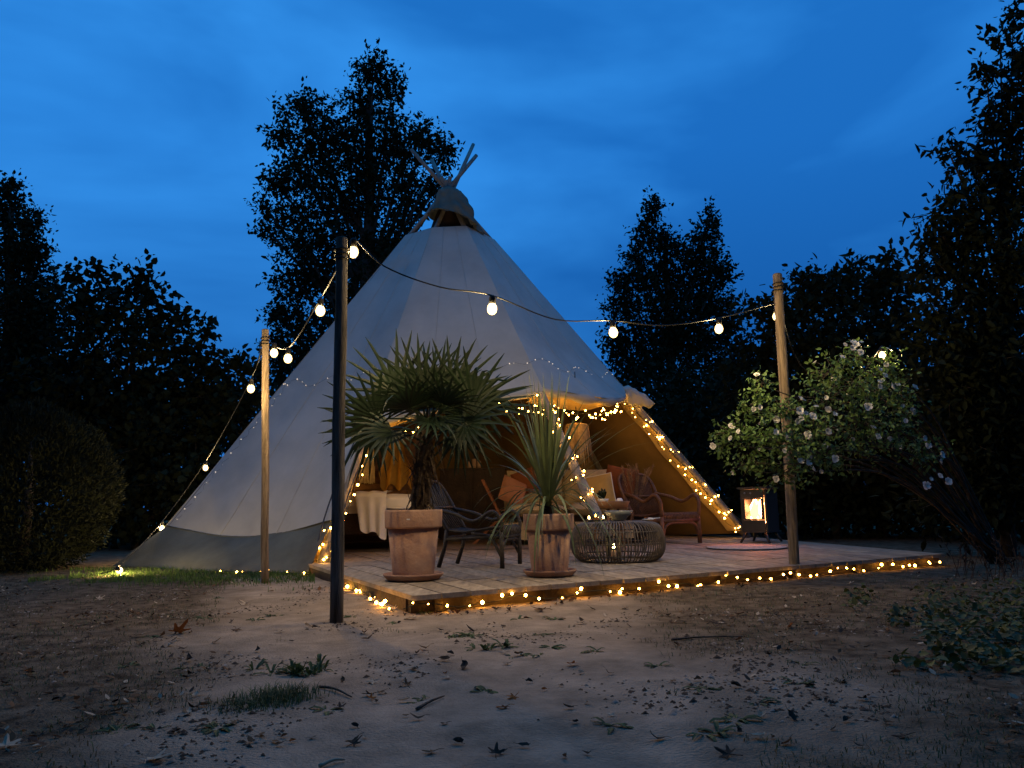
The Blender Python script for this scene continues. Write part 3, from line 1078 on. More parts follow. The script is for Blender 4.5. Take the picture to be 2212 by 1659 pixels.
# fan palm
def fan_palm(base, h_top):
    rnd = random.Random(12)
    crown = at_y(925, 930, base.y + 0.02)
    t = thing('fan_palm', 'dark green fan palm with a shaggy trunk in the large terracotta pot', 'palm', base)
    b0 = base + Vector((0.02, 0, h_top - 0.06))
    pts, rs = [], []
    for i in range(16):
        f = i / 15
        pts.append(b0.lerp(crown, f) + Vector((0.012 * math.sin(f * 5), 0, 0)))
        rs.append(0.066 + 0.012 * math.sin(i * 2.3) - 0.010 * f)
    MB().tube(pts, rs, 14).obj('trunk', M_PALMDRY, t, True)
    mb = MB()                                    # hanging fibre and old leaf bases
    for i in range(130):
        f = rnd.uniform(0.05, 1.0)
        p = b0.lerp(crown, f)
        a = rnd.uniform(0, 2 * math.pi)
        o_ = Vector((math.cos(a), math.sin(a), 0))
        q = p + o_ * rnd.uniform(0.055, 0.072)
        l = rnd.uniform(0.08, 0.30) * (0.5 + f * 0.7)
        up = rnd.random() < 0.35
        pp = [q, q + o_ * 0.05 * rnd.random() + Vector((0, 0, (0.4 if up else -0.45) * l)), q + o_ * rnd.uniform(0.02, 0.10) + Vector((0, 0, (0.6 if up else -1) * l))]
        sd = Vector((-o_.y, o_.x, 0))
        mb.blade(pp, [0.018, 0.013, 0.002], sd)
    mb.obj('old_leaf_bases', M_PALMDRY, t)
    # fronds: (target pixel x,y of fan hub, depth shift, fan radius factor)
    specs = [(925, 850, 0.10, 1.05, (0.0, 0.2, 1.0)), (845, 845, -0.05, 1.15, (-0.55, -0.1, 0.8)), (800, 850, 0.15, 1.0, (-0.75, 0.1, 0.5)),
             (990, 845, 0.05, 1.1, (0.45, -0.1, 0.85)), (1035, 865, -0.12, 1.05, (0.75, -0.15, 0.5)), (1045, 880, 0.20, 1.1, (0.95, 0.1, 0.25)),
             (960, 870, -0.25, 0.85, (0.15, -0.9, 0.45)), (880, 880, -0.28, 0.9, (-0.3, -0.9, 0.3)), (1015, 915, -0.15, 0.95, (0.8, -0.4, -0.2)),
             (800, 905, -0.10, 1.0, (-0.9, -0.2, 0.05)), (785, 930, 0.12, 0.95, (-0.85, 0.1, -0.35)), (835, 935, -0.18, 0.85, (-0.6, -0.45, -0.55)),
             (1000, 940, 0.10, 0.8, (0.6, 0.1, -0.65)), (930, 910, -0.30, 0.7, (0.1, -0.8, -0.5)), (880, 860, 0.30, 1.0, (-0.25, 0.6, 0.75)),
             (985, 860, 0.32, 1.0, (0.35, 0.6, 0.7)), (1030, 900, 0.30, 1.0, (0.8, 0.45, 0.1)), (815, 880, 0.30, 1.0, (-0.8, 0.5, 0.25)),
             (905, 845, -0.12, 1.0, (-0.15, -0.35, 0.95)), (955, 850, -0.05, 0.95, (0.25, -0.3, 0.9)), (860, 900, 0.05, 0.8, (-0.6, 0.0, -0.3)),
             (975, 905, -0.05, 0.8, (0.5, -0.3, -0.45)), (925, 875, -0.18, 0.8, (0.05, -0.5, 0.8)), (900, 885, -0.10, 0.75, (-0.4, -0.5, 0.5)), (955, 885, -0.08, 0.8, (0.4, -0.5, 0.5)),
             (925, 890, 0.22, 0.9, (0.0, 0.8, 0.4)), (945, 900, -0.2, 0.6, (0.2, -0.7, -0.2))]
    for (hx, hy, dy, k, dr) in [q for i_, q in enumerate(specs) if i_ not in (2, 14, 16, 17, 20)]:
        hub = at_y(925 + (hx - 925) * 0.88, 893 + (hy - 893) * 0.90, base.y + 0.02 + dy)
        d = Vector(dr).normalized()
        mb = MB()
        c = crown + Vector((rnd.uniform(-.03, .03), rnd.uniform(-.03, .03), rnd.uniform(-.05, .03)))
        midp = (c + hub) / 2 + Vector((0, 0, 0.03))
        mb.tube([c, midp, hub], [0.011, 0.008, 0.006], 5)
        # fan plane
        side = d.cross(Vector((0, 0, 1)))
        if side.length < 0.2:
            side = Vector((1, 0, 0))
        side.normalize()
        flat = d.cross(Vector((0, 1, 0)))
        if flat.length > 0.3:
            flat.normalize()
            if flat.dot(side) < 0:
                flat = -flat
            side = side.lerp(flat, rnd.uniform(0.45, 0.97)).normalized()
        side = (side + Vector((rnd.uniform(-.25, .25), rnd.uniform(-.25, .25), rnd.uniform(-.2, .2)))).normalized()
        side = (side - d * side.dot(d)).normalized()
        nrm = side.cross(d).normalized()
        if nrm.z < 0:
            nrm = -nrm
        nseg = 16
        R = 0.42 * k
        for j in range(nseg):
            a = math.radians(-105 + 210 * j / (nseg - 1)) + rnd.uniform(-.02, .02)
            dj = (d * math.cos(a) + side * math.sin(a)).normalized()
            ll = R * (0.72 + 0.28 * math.cos(a * 0.75)) * rnd.uniform(0.9, 1.06)
            w = 0.036 * k
            bend = rnd.uniform(0.0, 0.05) + (0.38 if rnd.random() < 0.12 else 0)
            sd = dj.cross(nrm).normalized()
            pp, ww = [], []
            for f, wf in ((0.0, 0.25), (0.22, 0.9), (0.36, 1.0), (0.58, 0.62), (0.84, 0.40), (1.0, 0.06)):
                g = max(0, f - 0.45)
                p = hub + dj * ll * f * (1 - 0.25 * bend * f) + nrm * 0.03 * math.sin(f * 2.6) * k - Vector((0, 0, 1)) * bend * ll * g * g * 3.2
                pp.append(p)
                ww.append(w * wf)
            mb.blade(pp, ww, sd, 0.16, nrm)
        mb.obj('frond', M_PALM, t)
fan_palm(pot1, H1)

# strap leaved plant
def strap_plant(base, h_top):
    rnd = random.Random(5)
    t = thing('strap_leaved_plant', 'spiky green strap leaved plant spilling over its terracotta pot', 'plant', base)
    c = base + Vector((0, 0, h_top - 0.05))
    MB().tube([c, c + Vector((-.01, 0, .12)), c + Vector((0.0, 0, .20))], [0.035, 0.03, 0.026], 9).obj('stem', M_PALMDRY, t, True)
    top = c + Vector((0, 0, 0.17))
    n = 104
    for i in range(n):
        f = i / n
        az = i * 2.39996 + rnd.uniform(-.2, .2)
        if f < 0.32:
            el, ln, g = rnd.uniform(72, 88), rnd.uniform(0.60, 0.98), rnd.uniform(0.0, 0.10)
        elif f < 0.66:
            el, ln, g = rnd.uniform(45, 74), rnd.uniform(0.55, 0.95), rnd.uniform(0.25, 0.85)
        else:
            el, ln, g = rnd.uniform(-5, 45), rnd.uniform(0.50, 0.82), rnd.uniform(1.0, 2.1)
        e_ = math.radians(el)
        d = Vector((math.cos(az) * math.cos(e_), math.sin(az) * math.cos(e_), math.sin(e_)))
        p = top + Vector((math.cos(az), math.sin(az), 0)) * 0.02 + Vector((0, 0, rnd.uniform(-.09, .04)))
        k = 10
        pp = [p.copy()]
        v = d.copy()
        for s in range(k):
            v = (v + Vector((0, 0, -1)) * g * (0.10 + 0.10 * s / k)).normalized()
            q = pp[-1] + v * ln / k
            if q.z < ZD + 0.012 and q.x * 0 == 0:
                inside = duv(q)[1] > 0
                q.z = max(q.z, ZD + 0.012 if inside else 0.03)
            # stay outside the pot wall
            rr = Vector((q.x - base.x, q.y - base.y, 0))
            if q.z < base.z + h_top + 0.02 and rr.length < R2 * 1.03 and s > 1 and rr.length > 1e-4:
                q += rr.normalized() * (R2 * 1.03 - rr.length)
            pp.append(q)
        w = rnd.uniform(0.015, 0.027)
        ww = [w * x for x in (0.7, 0.95, 1, 1, 0.97, 0.92, 0.82, 0.68, 0.48, 0.25, 0.04)]
        sd = Vector((-math.sin(az), math.cos(az), 0))
        MB().blade(pp, ww, sd, 0.12).obj('leaf', M_STRAP, t, True)
strap_plant(pot2, H2)

# ------------------------------------------------------------------ furniture on the deck
def place(mb, o, yaw):
    return mb.xf(Matrix.Translation(o) @ Matrix.Rotation(yaw, 4, 'Z'))

def rattan_chair(name, label, o, yaw, m, W=0.60, D=0.60, seat=0.34, back=0.84, arm=0.55, rake=0.26, dense=True):
    t = thing(name, label, 'armchair', o)
    def P(mb, nm, smooth=True):
        return place(mb, Vector(o), yaw).obj(nm, m, t, smooth)
    w, d = W / 2, D / 2
    r = 0.023 if dense else 0.0165
    # front faces -y
    for sx in (-1, 1):
        P(MB().tube([(sx * w, -d, 0), (sx * w, -d, seat * 0.5), (sx * w * 0.99, -d * 0.98, seat)], [r * 1.15, r * 1.1, r], 9), 'leg')
        P(MB().tube([(sx * w * 0.86, d + rake * 0.15, 0), (sx * w * 0.88, d * 0.92, seat * 0.55), (sx * w * 0.86, d * 0.86, seat)], [r * 1.1, r, r], 9), 'leg')
        # arm: from the front leg, over in a wave, to the back
        pts = smooth_path([(sx * w, -d, seat * 0.95), (sx * w * 1.05, -d * 1.0, arm - 0.06), (sx * w * 1.09, -d * 0.72, arm + 0.02), (sx * w * 1.05, -d * 0.1, arm - 0.055), (sx * w * 0.97, d * 0.55, arm + 0.005), (sx * w * 0.84, d + rake * 0.35, arm + 0.05)], 25)
        P(MB().tube(pts, r * 0.95, 8), 'arm')
        P(MB().tube(smooth_path([(sx * w, -d, seat * 0.25), (sx * w * 0.97, -d * 0.6, seat * 0.80), (sx * w * 0.95, 0, seat * 0.9)], 10), r * 0.7, 7), 'brace')
        P(MB().tube([(sx * w, -d, seat * 0.82), (sx * w * 0.88, d * 0.9, seat * 0.74)], r * 0.8, 7), 'side_rail')
    P(MB().tube([(-w, -d, seat * 0.80), (w, -d, seat * 0.80)], r * 0.9, 8), 'front_rail')
    P(MB().tube(smooth_path([(-w, -d, seat * 0.20), (-w * 0.75, -d, seat * 0.66), (0, -d, seat * 0.72), (w * 0.75, -d, seat * 0.66), (w, -d, seat * 0.20)], 24), r * 0.75, 7), 'front_brace')
    P(MB().tube([(-w * 0.87, d * 0.9, seat * 0.78), (w * 0.87, d * 0.9, seat * 0.78)], r * 0.8, 7), 'back_rail')
    # back loop
    yb = d * 0.86
    def bk(x, f):
        return Vector((x, yb + rake * f, seat + (back - seat) * f))
    loop = smooth_path([bk(-w * 0.84, -0.05), bk(-w * 0.92, 0.45), bk(-w * 0.90, 0.80), bk(-w * 0.62, 0.98), bk(0, 1.0), bk(w * 0.62, 0.98), bk(w * 0.90, 0.80), bk(w * 0.92, 0.45), bk(w * 0.84, -0.05)], 40)
    P(MB().tube(loop, r, 9), 'back_loop')
    P(MB().tube([bk(-w * 0.9, 0.45), bk(w * 0.9, 0.45)], r * 0.6, 7), 'back_crossbar')
    n = 21 if dense else 9
    for i in range(n):
        x = -w * 0.80 + 1.6 * w * i / (n - 1)
        f1 = 0.985 - 0.16 * max(0, abs(x) / w - 0.55) ** 1.2 * 2
        P(MB().tube([bk(x * 0.96, -0.05), bk(x, 0.5) + Vector((0, 0.03, 0)), bk(x, f1)], 0.0065 if dense else 0.009, 5), 'back_rod')
    # seat: rods from under the front edge, over the roll, back
    n = 25 if dense else 11
    for i in range(n):
        x = -w * 0.95 + 1.9 * w * i / (n - 1)
        pts = smooth_path([(x, -d * 0.97, seat * 0.74), (x, -d * 1.05, seat * 0.92), (x, -d * 0.92, seat + 0.022), (x * 0.97, -d * 0.4, seat + 0.005), (x * 0.92, d * 0.3, seat - 0.02), (x * 0.88, d * 0.9, seat)], 14)
        P(MB().tube(pts, 0.0068 if dense else 0.010, 5), 'seat_rod')
    return t
ch2 = on_z(1434, 1173, ZD)
rattan_chair('rattan_armchair', 'brown rattan armchair with a rounded back glowing red beside the stove', ch2, math.radians(33), M_RATTAN)
ch1 = on_z(1040, 1222, ZD)
rattan_chair('lounge_chair', 'dark low lounge chair of bent branches standing between the two plant pots', ch1, math.radians(72), M_DARKRATTAN,
             W=0.46, D=0.52, seat=0.30, back=0.70, arm=0.42, rake=0.24, dense=False)

# rattan pouf
pf = on_z(1336, 1211, ZD)
ppx = FPX / pf.y
PR = 100 / ppx
PHh = 0.335
pouf = thing('rattan_pouf', 'round grey brown rattan pouf table with candlelight inside', 'pouf', pf)
prof = [(0.0, 0.985), (0.35, 0.99), (0.62, 0.985), (0.80, 0.95), (0.92, 0.84), (0.985, 0.62), (1.0, 0.45), (0.985, 0.28), (0.92, 0.12), (0.82, 0.03)]
pp = smooth_path([Vector((a * (PR - .006), 0, b * PHh)) for a, b in prof[1:]], 24)
me_rod = MB().tube(pp, 0.0052, 5).mesh('rod', M_RATTAN_G, True)
rnd = random.Random(2)
for i in range(84):
    link('rod', me_rod, pouf, pf, (0, 0, 2 * math.pi * i / 84 + rnd.uniform(-.012, .012)))
for a, b in ((0.995, 0.45), (0.955, 0.75), (0.945, 0.16), (0.82, 0.03), (0.62, 0.985), (0.36, 0.985)):
    ring = [pf + Vector((math.cos(x) * (PR - .013) * a, math.sin(x) * (PR - .013) * a, b * PHh)) for x in [2 * math.pi * j / 48 for j in range(49)]]
    MB().tube(ring, 0.006 if b > 0.04 else 0.011, 6).obj('binding_ring', M_RATTAN_G, pouf, True)
MB().lathe([(0.0, PHh * 0.955), (PR * 0.60, PHh * 0.955), (PR * 0.60, PHh * 0.97), (0, PHh * 0.97)], 32, pf).obj('top_panel', M_RATTAN_G, pouf, True)

ztop = ZD + PHh + 0.004
bl = at_y(1336, 1118, pf.y)
bl.z = ztop
bo = thing('serving_bowl', 'wide grey glazed bowl standing on top of the rattan pouf', 'bowl', bl)
MB().lathe([(0.0, 0.0), (0.055, 0.0), (0.065, 0.012), (0.10, 0.055), (0.125, 0.085), (0.130, 0.086), (0.105, 0.052), (0.06, 0.016), (0, 0.012)], 36, bl).obj('bowl_body', M_CERAMIC, bo, True)
tr = thing('black_tray', 'flat dark tray under the candle glass on the pouf', 'tray', (bl.x - 0.20, bl.y - 0.02, ztop))
tc_ = Vector((bl.x - 0.20, bl.y - 0.02, ztop))
MB().lathe([(0, 0), (0.085, 0), (0.092, 0.012), (0.088, 0.012), (0.08, 0.004), (0, 0.004)], 28, tc_).obj('dish', M_IRON, tr, True)
def candle_glass(label, c, r, h, lit=True):
    t = thing('candle_glass', label, 'candle', c)
    M_G = glass('amber_glass', (1.0, 0.82, 0.5), 0.12)
    MB().lathe([(r * 0.9, 0), (r * 0.95, 0.003), (r, h), (r * 0.97, h), (r * 0.88, 0.005), (0, 0.005)], 20, c).obj('glass', M_G, t, True)
    MB().lathe([(r * 0.75, 0.006), (r * 0.75, h * 0.35), (0, h * 0.36)], 14, c).obj('wax', M_WAX, t, True)
    MB().lathe([(0.0, h * 0.40), (0.006, h * 0.46), (0.0075, h * 0.54), (0.004, h * 0.68), (0.0, h * 0.82)], 8, c).obj('flame', E_CANDLE, t, True)
    return t
candle_glass('lit candle in a gold patterned glass on the dark tray', tc_ + Vector((0.0, 0, 0.0045)), 0.032, 0.075)
for k, (dx, dy, lab) in enumerate(((-0.06, -0.02, 'small lit tea light on the tray left of the patterned glass'), (0.062, -0.03, 'small lit tea light on the tray next to the grey bowl'))):
    c = tc_ + Vector((dx, dy, 0.005))
    t = thing('tea_light', lab, 'candle', c)
    MB().lathe([(0.017, 0), (0.018, 0.014), (0.015, 0.014), (0, 0.012)], 14, c).obj('cup', M_WAX, t, True)
    MB().lathe([(0.0, 0.013), (0.006, 0.02), (0.007, 0.028), (0.0, 0.045)], 8, c).obj('flame', E_CANDLE, t, True)
c = at_y(1400, 1124, pf.y - 0.05)
c.z = ztop
t = thing('small_plate', 'small white plate with a spoon beside the grey bowl', 'plate', c)
MB().lathe([(0, 0), (0.035, 0), (0.055, 0.010), (0.052, 0.011), (0, 0.004)], 24, c).obj('plate', M_WHITECER, t, True)
MB().tube([c + Vector((0.0, 0, 0.012)), c + Vector((0.05, -0.02, 0.016)), c + Vector((0.10, -0.03, 0.02))], [0.010, 0.004, 0.003], 6).obj('spoon', M_WHITECER, t, True)
c = Vector((pf.x - 0.05, pf.y - 0.10, ZD + 0.001))
t = thing('lantern', 'small black lantern with a candle glowing inside the rattan pouf', 'lantern', c)
for sx in (-1, 1):
    for sy in (-1, 1):
        MB().box(c + Vector((sx * 0.05, sy * 0.05, 0.10)), (0.010, 0.010, 0.20)).obj('corner_bar', M_IRON, t)
MB().box(c + Vector((0, 0, 0.007)), (0.115, 0.115, 0.012)).obj('base', M_IRON, t)
MB().box(c + Vector((0, 0, 0.206)), (0.115, 0.115, 0.010)).obj('lid', M_IRON, t)
MB().lathe([(0.025, 0.014), (0.025, 0.09), (0, 0.092)], 14, c).obj('candle', M_WAX, t, True)
MB().lathe([(0.0, 0.10), (0.010, 0.115), (0.011, 0.13), (0.0, 0.165)], 10, c).obj('flame', E_CANDLE, t, True)

# ------------------------------------------------------------------ wood stove and hearth disc
st = on_z(1645, 1171, ZD)
stove = thing('wood_stove', 'black iron wood stove on legs with a fire blazing behind its window', 'stove', st)
SYAW = math.radians(-38)
def SP(mb, nm, m, smooth=False):
    return place(mb, st, SYAW).obj(nm, m, stove, smooth)
sw, sd_, sh0, sh1 = 0.31, 0.40, 0.115, 0.62
hw, hd = sw / 2, sd_ / 2
for sx in (-1, 1):
    for sy in (-1, 1):
        SP(MB().tube([(sx * hw * 0.75, sy * hd * 0.8, sh0), (sx * hw * 0.95, sy * hd * 0.9, 0.05), (sx * hw * 1.12, sy * hd * 1.0, 0.0)], [0.022, 0.016, 0.013], 8), 'leg', M_IRON, True)
zw0, zw1, ww = 0.265, 0.515, 0.095          # window opening
SP(MB().box((0, hd - 0.01, (sh0 + sh1) / 2), (sw, 0.02, sh1 - sh0)), 'back_plate', M_IRON)
for sx in (-1, 1):
    SP(MB().box((sx * (hw - 0.011), 0.0, (sh0 + sh1) / 2), (0.022, sd_ - 0.042, sh1 - sh0 - .002)), 'side_plate', M_IRON)
SP(MB().box((0, -0.0, sh0 + 0.011), (sw - 0.046, sd_ - 0.044, 0.02)), 'floor_plate', M_IRON)
SP(MB().box((0, 0, sh1 + 0.014), (sw + 0.04, sd_ + 0.04, 0.026)), 'top_plate', M_IRON)
yf = -hd + 0.008
SP(MB().box((0, yf, (sh0 + zw0) / 2), (sw - 0.05, 0.02, zw0 - sh0 - 0.004)), 'lower_front', M_IRON)
SP(MB().box((0, yf, (sh1 + zw1) / 2), (sw - 0.05, 0.02, sh1 - zw1 - 0.004)), 'upper_front', M_IRON)
for sx in (-1, 1):
    SP(MB().box((sx * (ww + (hw - 0.025 - ww) / 2), yf, (zw0 + zw1) / 2), (hw - 0.027 - ww, 0.02, zw1 - zw0)), 'door_stile', M_IRON)
for z, nm in ((zw0 + 0.006, 'window_bar'), (zw1 - 0.006, 'window_bar')):
    SP(MB().box((0, yf - 0.013, z), (ww * 2 + 0.02, 0.008, 0.014)), nm, M_IRON)
SP(MB().box((0, yf + 0.004, (zw0 + zw1) / 2), (ww * 2 - 0.004, 0.003, zw1 - zw0 - 0.004)), 'window_pane', glass('stove_glass', (1, 0.95, 0.9), 0.04))
SP(MB().box((0, hd - 0.07, (zw0 + zw1) / 2 - .01), (sw - 0.06, 0.03, zw1 - zw0 + 0.10)), 'fire_brick', M_BRICK)
for i, (x, y, a) in enumerate(((-0.04, -0.03, 0.3), (0.05, 0.03, -0.4), (0.0, 0.08, 0.1))):
    d = Vector((math.cos(a), math.sin(a) * 0.4, 0)) * 0.10
    SP(MB().tube([Vector((x, y, 0.225 + 0.02 * i)) - d, Vector((x, y, 0.225 + 0.02 * i)) + d], 0.028, 9), 'log', M_DARKWOOD, True)
rnd = random.Random(17)
for i in range(20):
    x, y = rnd.uniform(-0.09, 0.09), rnd.uniform(-0.10, 0.06)
    h = rnd.uniform(0.16, 0.29)
    pts = [(x + 0.02 * math.sin(k * 1.3 + i), y, 0.235 + h * k / 6) for k in range(7)]
    SP(MB().tube(pts, [0.022, 0.040, 0.044, 0.036, 0.026, 0.014, 0.002], 9), 'flame', E_FLAME if i % 2 else E_FLAMEHOT, True)
fl = bpy.data.lights.new('fire_light', 'POINT')
fl.energy = 30
fl.color = (1.0, 0.26, 0.07)
fl.shadow_soft_size = 0.05
fo = bpy.data.objects.new('fire_light', fl)
COL.objects.link(fo)
fo.parent = stove
fo.location = Matrix.Rotation(SYAW, 3, 'Z') @ Vector((0, -0.14, 0.42))
for x in (-0.09, -0.02):
    SP(MB().lathe([(0.0, 0.0), (0.012, 0.0), (0.010, 0.008), (0.0, 0.010)], 12).xf(Matrix.Translation((x, yf - 0.011, 0.575)) @ Matrix.Rotation(math.radians(90), 4, 'X')), 'air_knob', M_CERAMIC, True)
SP(MB().tube([(0.12, yf - 0.014, 0.42), (0.125, yf - 0.045, 0.40), (0.125, yf - 0.045, 0.33), (0.12, yf - 0.014, 0.31)], 0.006, 7), 'door_handle', M_IRON, True)
hz = on_z(1612, 1184, ZD)
t = thing('hearth_disc', 'round speckled disc lying flat on the deck in front of the stove', 'floor disc', (hz.x, hz.y, ZD + 0.001))
hr = 82 / (FPX / hz.y)
MB().lathe([(hr, 0.0), (hr, 0.010), (hr * 0.985, 0.013), (0, 0.013)], 56, (hz.x, hz.y, ZD + 0.003)).obj('disc', M_HEARTH, t, True)
MB().tube([(hz.x + hr * math.cos(a), hz.y + hr * math.sin(a), ZD + 0.008) for a in [2 * math.pi * j / 56 for j in range(57)]], 0.005, 6).obj('rim', M_IRON, t, True)

# ------------------------------------------------------------------ inside the tent
# rug
rg = on_z(870, 1190, ZD)
rug = thing('floor_rug', 'flat brown woven rug spread over the deck inside the tent', 'rug', (rg.x, rg.y + 1.1, ZD + 0.002))
def rf(u, v):
    return Vector((rg.x - 1.2 + 3.2 * u, rg.y + 2.0 * v, ZD + 0.006 + 0.002 * noise.noise(Vector((u * 9, v * 9, 0)))))
MB().grid(rf, 24, 16).obj('weave', M_RUG, rug, True)
# bed
by = 8.75
BZ = at_y(810, 1068, by).z
bx0, bx1 = at_y(640, 1068, by).x, at_y(905, 1068, by).x
bed = thing('day_bed', 'dark framed day bed with a white quilt inside the left of the tent', 'bed', ((bx0 + bx1) / 2, by + 0.9, ZD + 0.01))
zb = ZD + 0.010
for x in (bx0 + 0.06, bx1 - 0.06):
    for y in (by + 0.08, by + 1.75):
        MB().box((x, y, zb + 0.09), (0.07, 0.07, 0.18)).obj('leg', M_DARKWOOD, bed)
MB().box(((bx0 + bx1) / 2, by + 0.92, zb + 0.29), (bx1 - bx0, 1.80, 0.22)).obj('bed_frame', M_DARKWOOD, bed)
def quilt(u, v):
    # v<0.25 hangs over the front edge
    x = bx0 - 0.04 + (bx1 - bx0 + 0.08) * u
    if v < 0.25:
        k = 1 - v / 0.25
        z = BZ - 0.015 - k * (0.13 + 0.06 * noise.noise(Vector((u * 3, 3, 1)))) - 0.02 * (1 - k)
        y = by - 0.05 - 0.025 * noise.noise(Vector((u * 9, v * 2, 0)))
    else:
        k = (v - 0.25) / 0.75
        z = BZ + 0.02 * noise.noise(Vector((u * 5, k * 5, 7))) - (0.035 if k < 0.02 else 0)
        y = by - 0.03 + 1.85 * k
    return Vector((x, y, z))
MB().grid(quilt, 44, 32).obj('quilt', M_WHITECLOTH, bed, True)
MB().box(((bx0 + bx1) / 2, by + 0.92, (zb + 0.40 + BZ - 0.03) / 2), (bx1 - bx0 - 0.02, 1.78, BZ - 0.05 - zb - 0.40)).obj('mattress', M_WHITECLOTH, bed)
def throw(u, v):
    x0, x1 = at_y(770, 1090, by).x, at_y(838, 1090, by).x
    zb_ = at_y(800, 1165, by).z
    if v < 0.7:
        k = 1 - v / 0.7
        z = BZ + 0.012 - k * (BZ - zb_) * (0.80 + 0.20 * u + 0.05 * math.sin(u * 9))
        y = by - 0.10 - 0.028 * math.sin(u * 17 + k) * k - 0.01
        x = x0 + (x1 - x0) * u + 0.07 * k * (1 - u) 
    else:
        k = (v - 0.7) / 0.3
        z = BZ + 0.034 + 0.008 * math.sin(u * 14)
        y = by - 0.09 + 0.5 * k
        x = x0 + (x1 - x0) * u
    return Vector((x, y, z))
o = MB().grid(throw, 30, 22).obj('bed_throw', M_WHITECLOTH, None, True, origin=(bx1 - 0.3, by, BZ))
tag(o, 'white throw blanket hanging in folds over the side of the bed', 'blanket')
# slatted wooden screen behind the bed with hangings
sy_ = 10.75
scr = thing('slatted_screen', 'brown wooden screen of horizontal slats standing behind the bed', 'screen', (at_y(820, 1060, sy_).x, sy_, ZD))
xa, xb = at_y(690, 1060, sy_).x, at_y(905, 1060, sy_).x
zt = at_y(810, 935, sy_).z
n = 17
for i in range(n):
    z = ZD + 0.06 + (zt - ZD - 0.10) * i / (n - 1)
    MB().box(((xa + xb) / 2, sy_, z), (xb - xa, 0.018, (zt - ZD) / n - 0.012)).obj('slat', M_WOODIN, scr)
for x in (xa, xb):
    MB().box((x, sy_ + 0.035, (ZD + zt) / 2), (0.05, 0.05, zt - ZD)).obj('upright', M_WOODIN, scr)
for x in (at_y(845, 1060, sy_).x,):
    MB().box((x, sy_ - 0.02, (ZD + zt) / 2), (0.06, 0.02, zt - ZD - 0.02)).obj('front_batten', M_WOODIN, scr)
# macrame
my = sy_ - 0.06
m0, m1 = at_y(778, 957, my), at_y(810, 1046, my)
mac = thing('macrame_hanging', 'cream macrame wall hanging with a long fringe on the slatted screen', 'wall hanging', ((m0.x + m1.x) / 2, my, m1.z))
MB().tube([(m0.x - 0.05, my - 0.01, m0.z + 0.01), (m1.x + 0.05, my - 0.01, m0.z + 0.01)], 0.011, 8).obj('rod', M_POLE, mac, True)
zm = m0.z + (m1.z - m0.z) * 0.52
def mf(u, v):
    return Vector((m0.x + (m1.x - m0.x) * u, my - 0.018 - 0.010 * abs(math.sin(u * 16 + v * 3)) * (0.5 + 0.5 * math.sin(v * 22)), m0.z + (zm - m0.z + 0.03 * math.cos((u - .5) * 6)) * v))
MB().grid(mf, 32, 26).obj('knotted_panel', M_CREAMKNIT, mac, True)
mb = MB()
rnd = random.Random(3)
for i in range(34):
    x = m0.x + (m1.x - m0.x) * (i + 0.5) / 34
    mb.tube([(x, my - 0.022, zm + 0.04), (x + rnd.uniform(-.006, .006), my - 0.024, (zm + m1.z) / 2), (x + rnd.uniform(-.012, .012), my - 0.022, m1.z + rnd.uniform(0, 0.03))], 0.0045, 4)
tag(mb.obj('fringe', M_CREAMKNIT, mac, True), None, None, kind='stuff')
# mustard cloth
y0 = sy_ - 0.10
a0, a1 = at_y(836, 952, y0), at_y(880, 1060, y0)
def mu(u, v):
    w = 0.10 + 0.34 * min(1, v * 1.5) ** 0.8
    xc = (a0.x + a1.x) / 2 - 0.01
    x = xc + (u - 0.5) * w * (1 + 0.15 * noise.noise(Vector((v * 5, u, 0))))
    z = a0.z + (a1.z - a0.z) * v * (0.86 + 0.14 * math.sin(u * 7 + 0.6) ** 2)
    return Vector((x, y0 - 0.02 - 0.035 * math.sin(u * 19 + 2 * v) * min(1, v * 2 + .2), z))
o = MB().grid(mu, 30, 24).obj('hanging_shawl', M_MUSTARD, None, True, origin=(a0.x, y0, a1.z))
tag(o, 'mustard yellow shawl hanging from the screen beside the macrame', 'shawl')
# cabinet with candles
cy = 11.3
ca, cb = at_y(950, 1012, cy), at_y(1090, 1012, cy)
cabz = ca.z
cab = thing('dark_cabinet', 'low dark wooden cabinet in the gloom at the back of the tent', 'cabinet', ((ca.x + cb.x) / 2, cy, ZD))
MB().box(((ca.x + cb.x) / 2, cy + 0.22, (ZD + cabz) / 2 - 0.012), (cb.x - ca.x, 0.40, cabz - ZD - 0.026)).obj('carcass', M_DARKWOOD, cab)
MB().box(((ca.x + cb.x) / 2, cy + 0.22, cabz - 0.011), (cb.x - ca.x + 0.04, 0.44, 0.022)).obj('top', M_DARKWOOD, cab)
for k in (0.25, 0.75):
    x = ca.x + (cb.x - ca.x) * k
    MB().box((x, cy + 0.012, (ZD + cabz) / 2), ((cb.x - ca.x) * 0.46, 0.02, cabz - ZD - 0.14)).obj('door', M_DARKWOOD, cab)
for i, (px, hh) in enumerate(((1014, 0.10), (1024, 0.135), (1035, 0.105))):
    p = at_y(px, 1010, cy + 0.1)
    t = thing('pillar_candle', ['short pinkish pillar candle on the dark cabinet beside the tall one', 'tallest pinkish pillar candle in the middle of three on the dark cabinet', 'pinkish pillar candle on the dark cabinet nearest the sofa'][i], 'candle', (p.x, cy + 0.1, cabz + 0.001), 'unlit candles on the cabinet')
    MB().lathe([(0.030, 0), (0.031, hh), (0.024, hh + 0.002), (0, hh - 0.006)], 16, (p.x, cy + 0.1, cabz + 0.001)).obj('wax', M_WAX, t, True)
    MB().tube([(p.x, cy + 0.1, cabz + hh - 0.008), (p.x + 0.002, cy + 0.1, cabz + hh + 0.012)], 0.0015, 5).obj('wick', M_IRON, t)
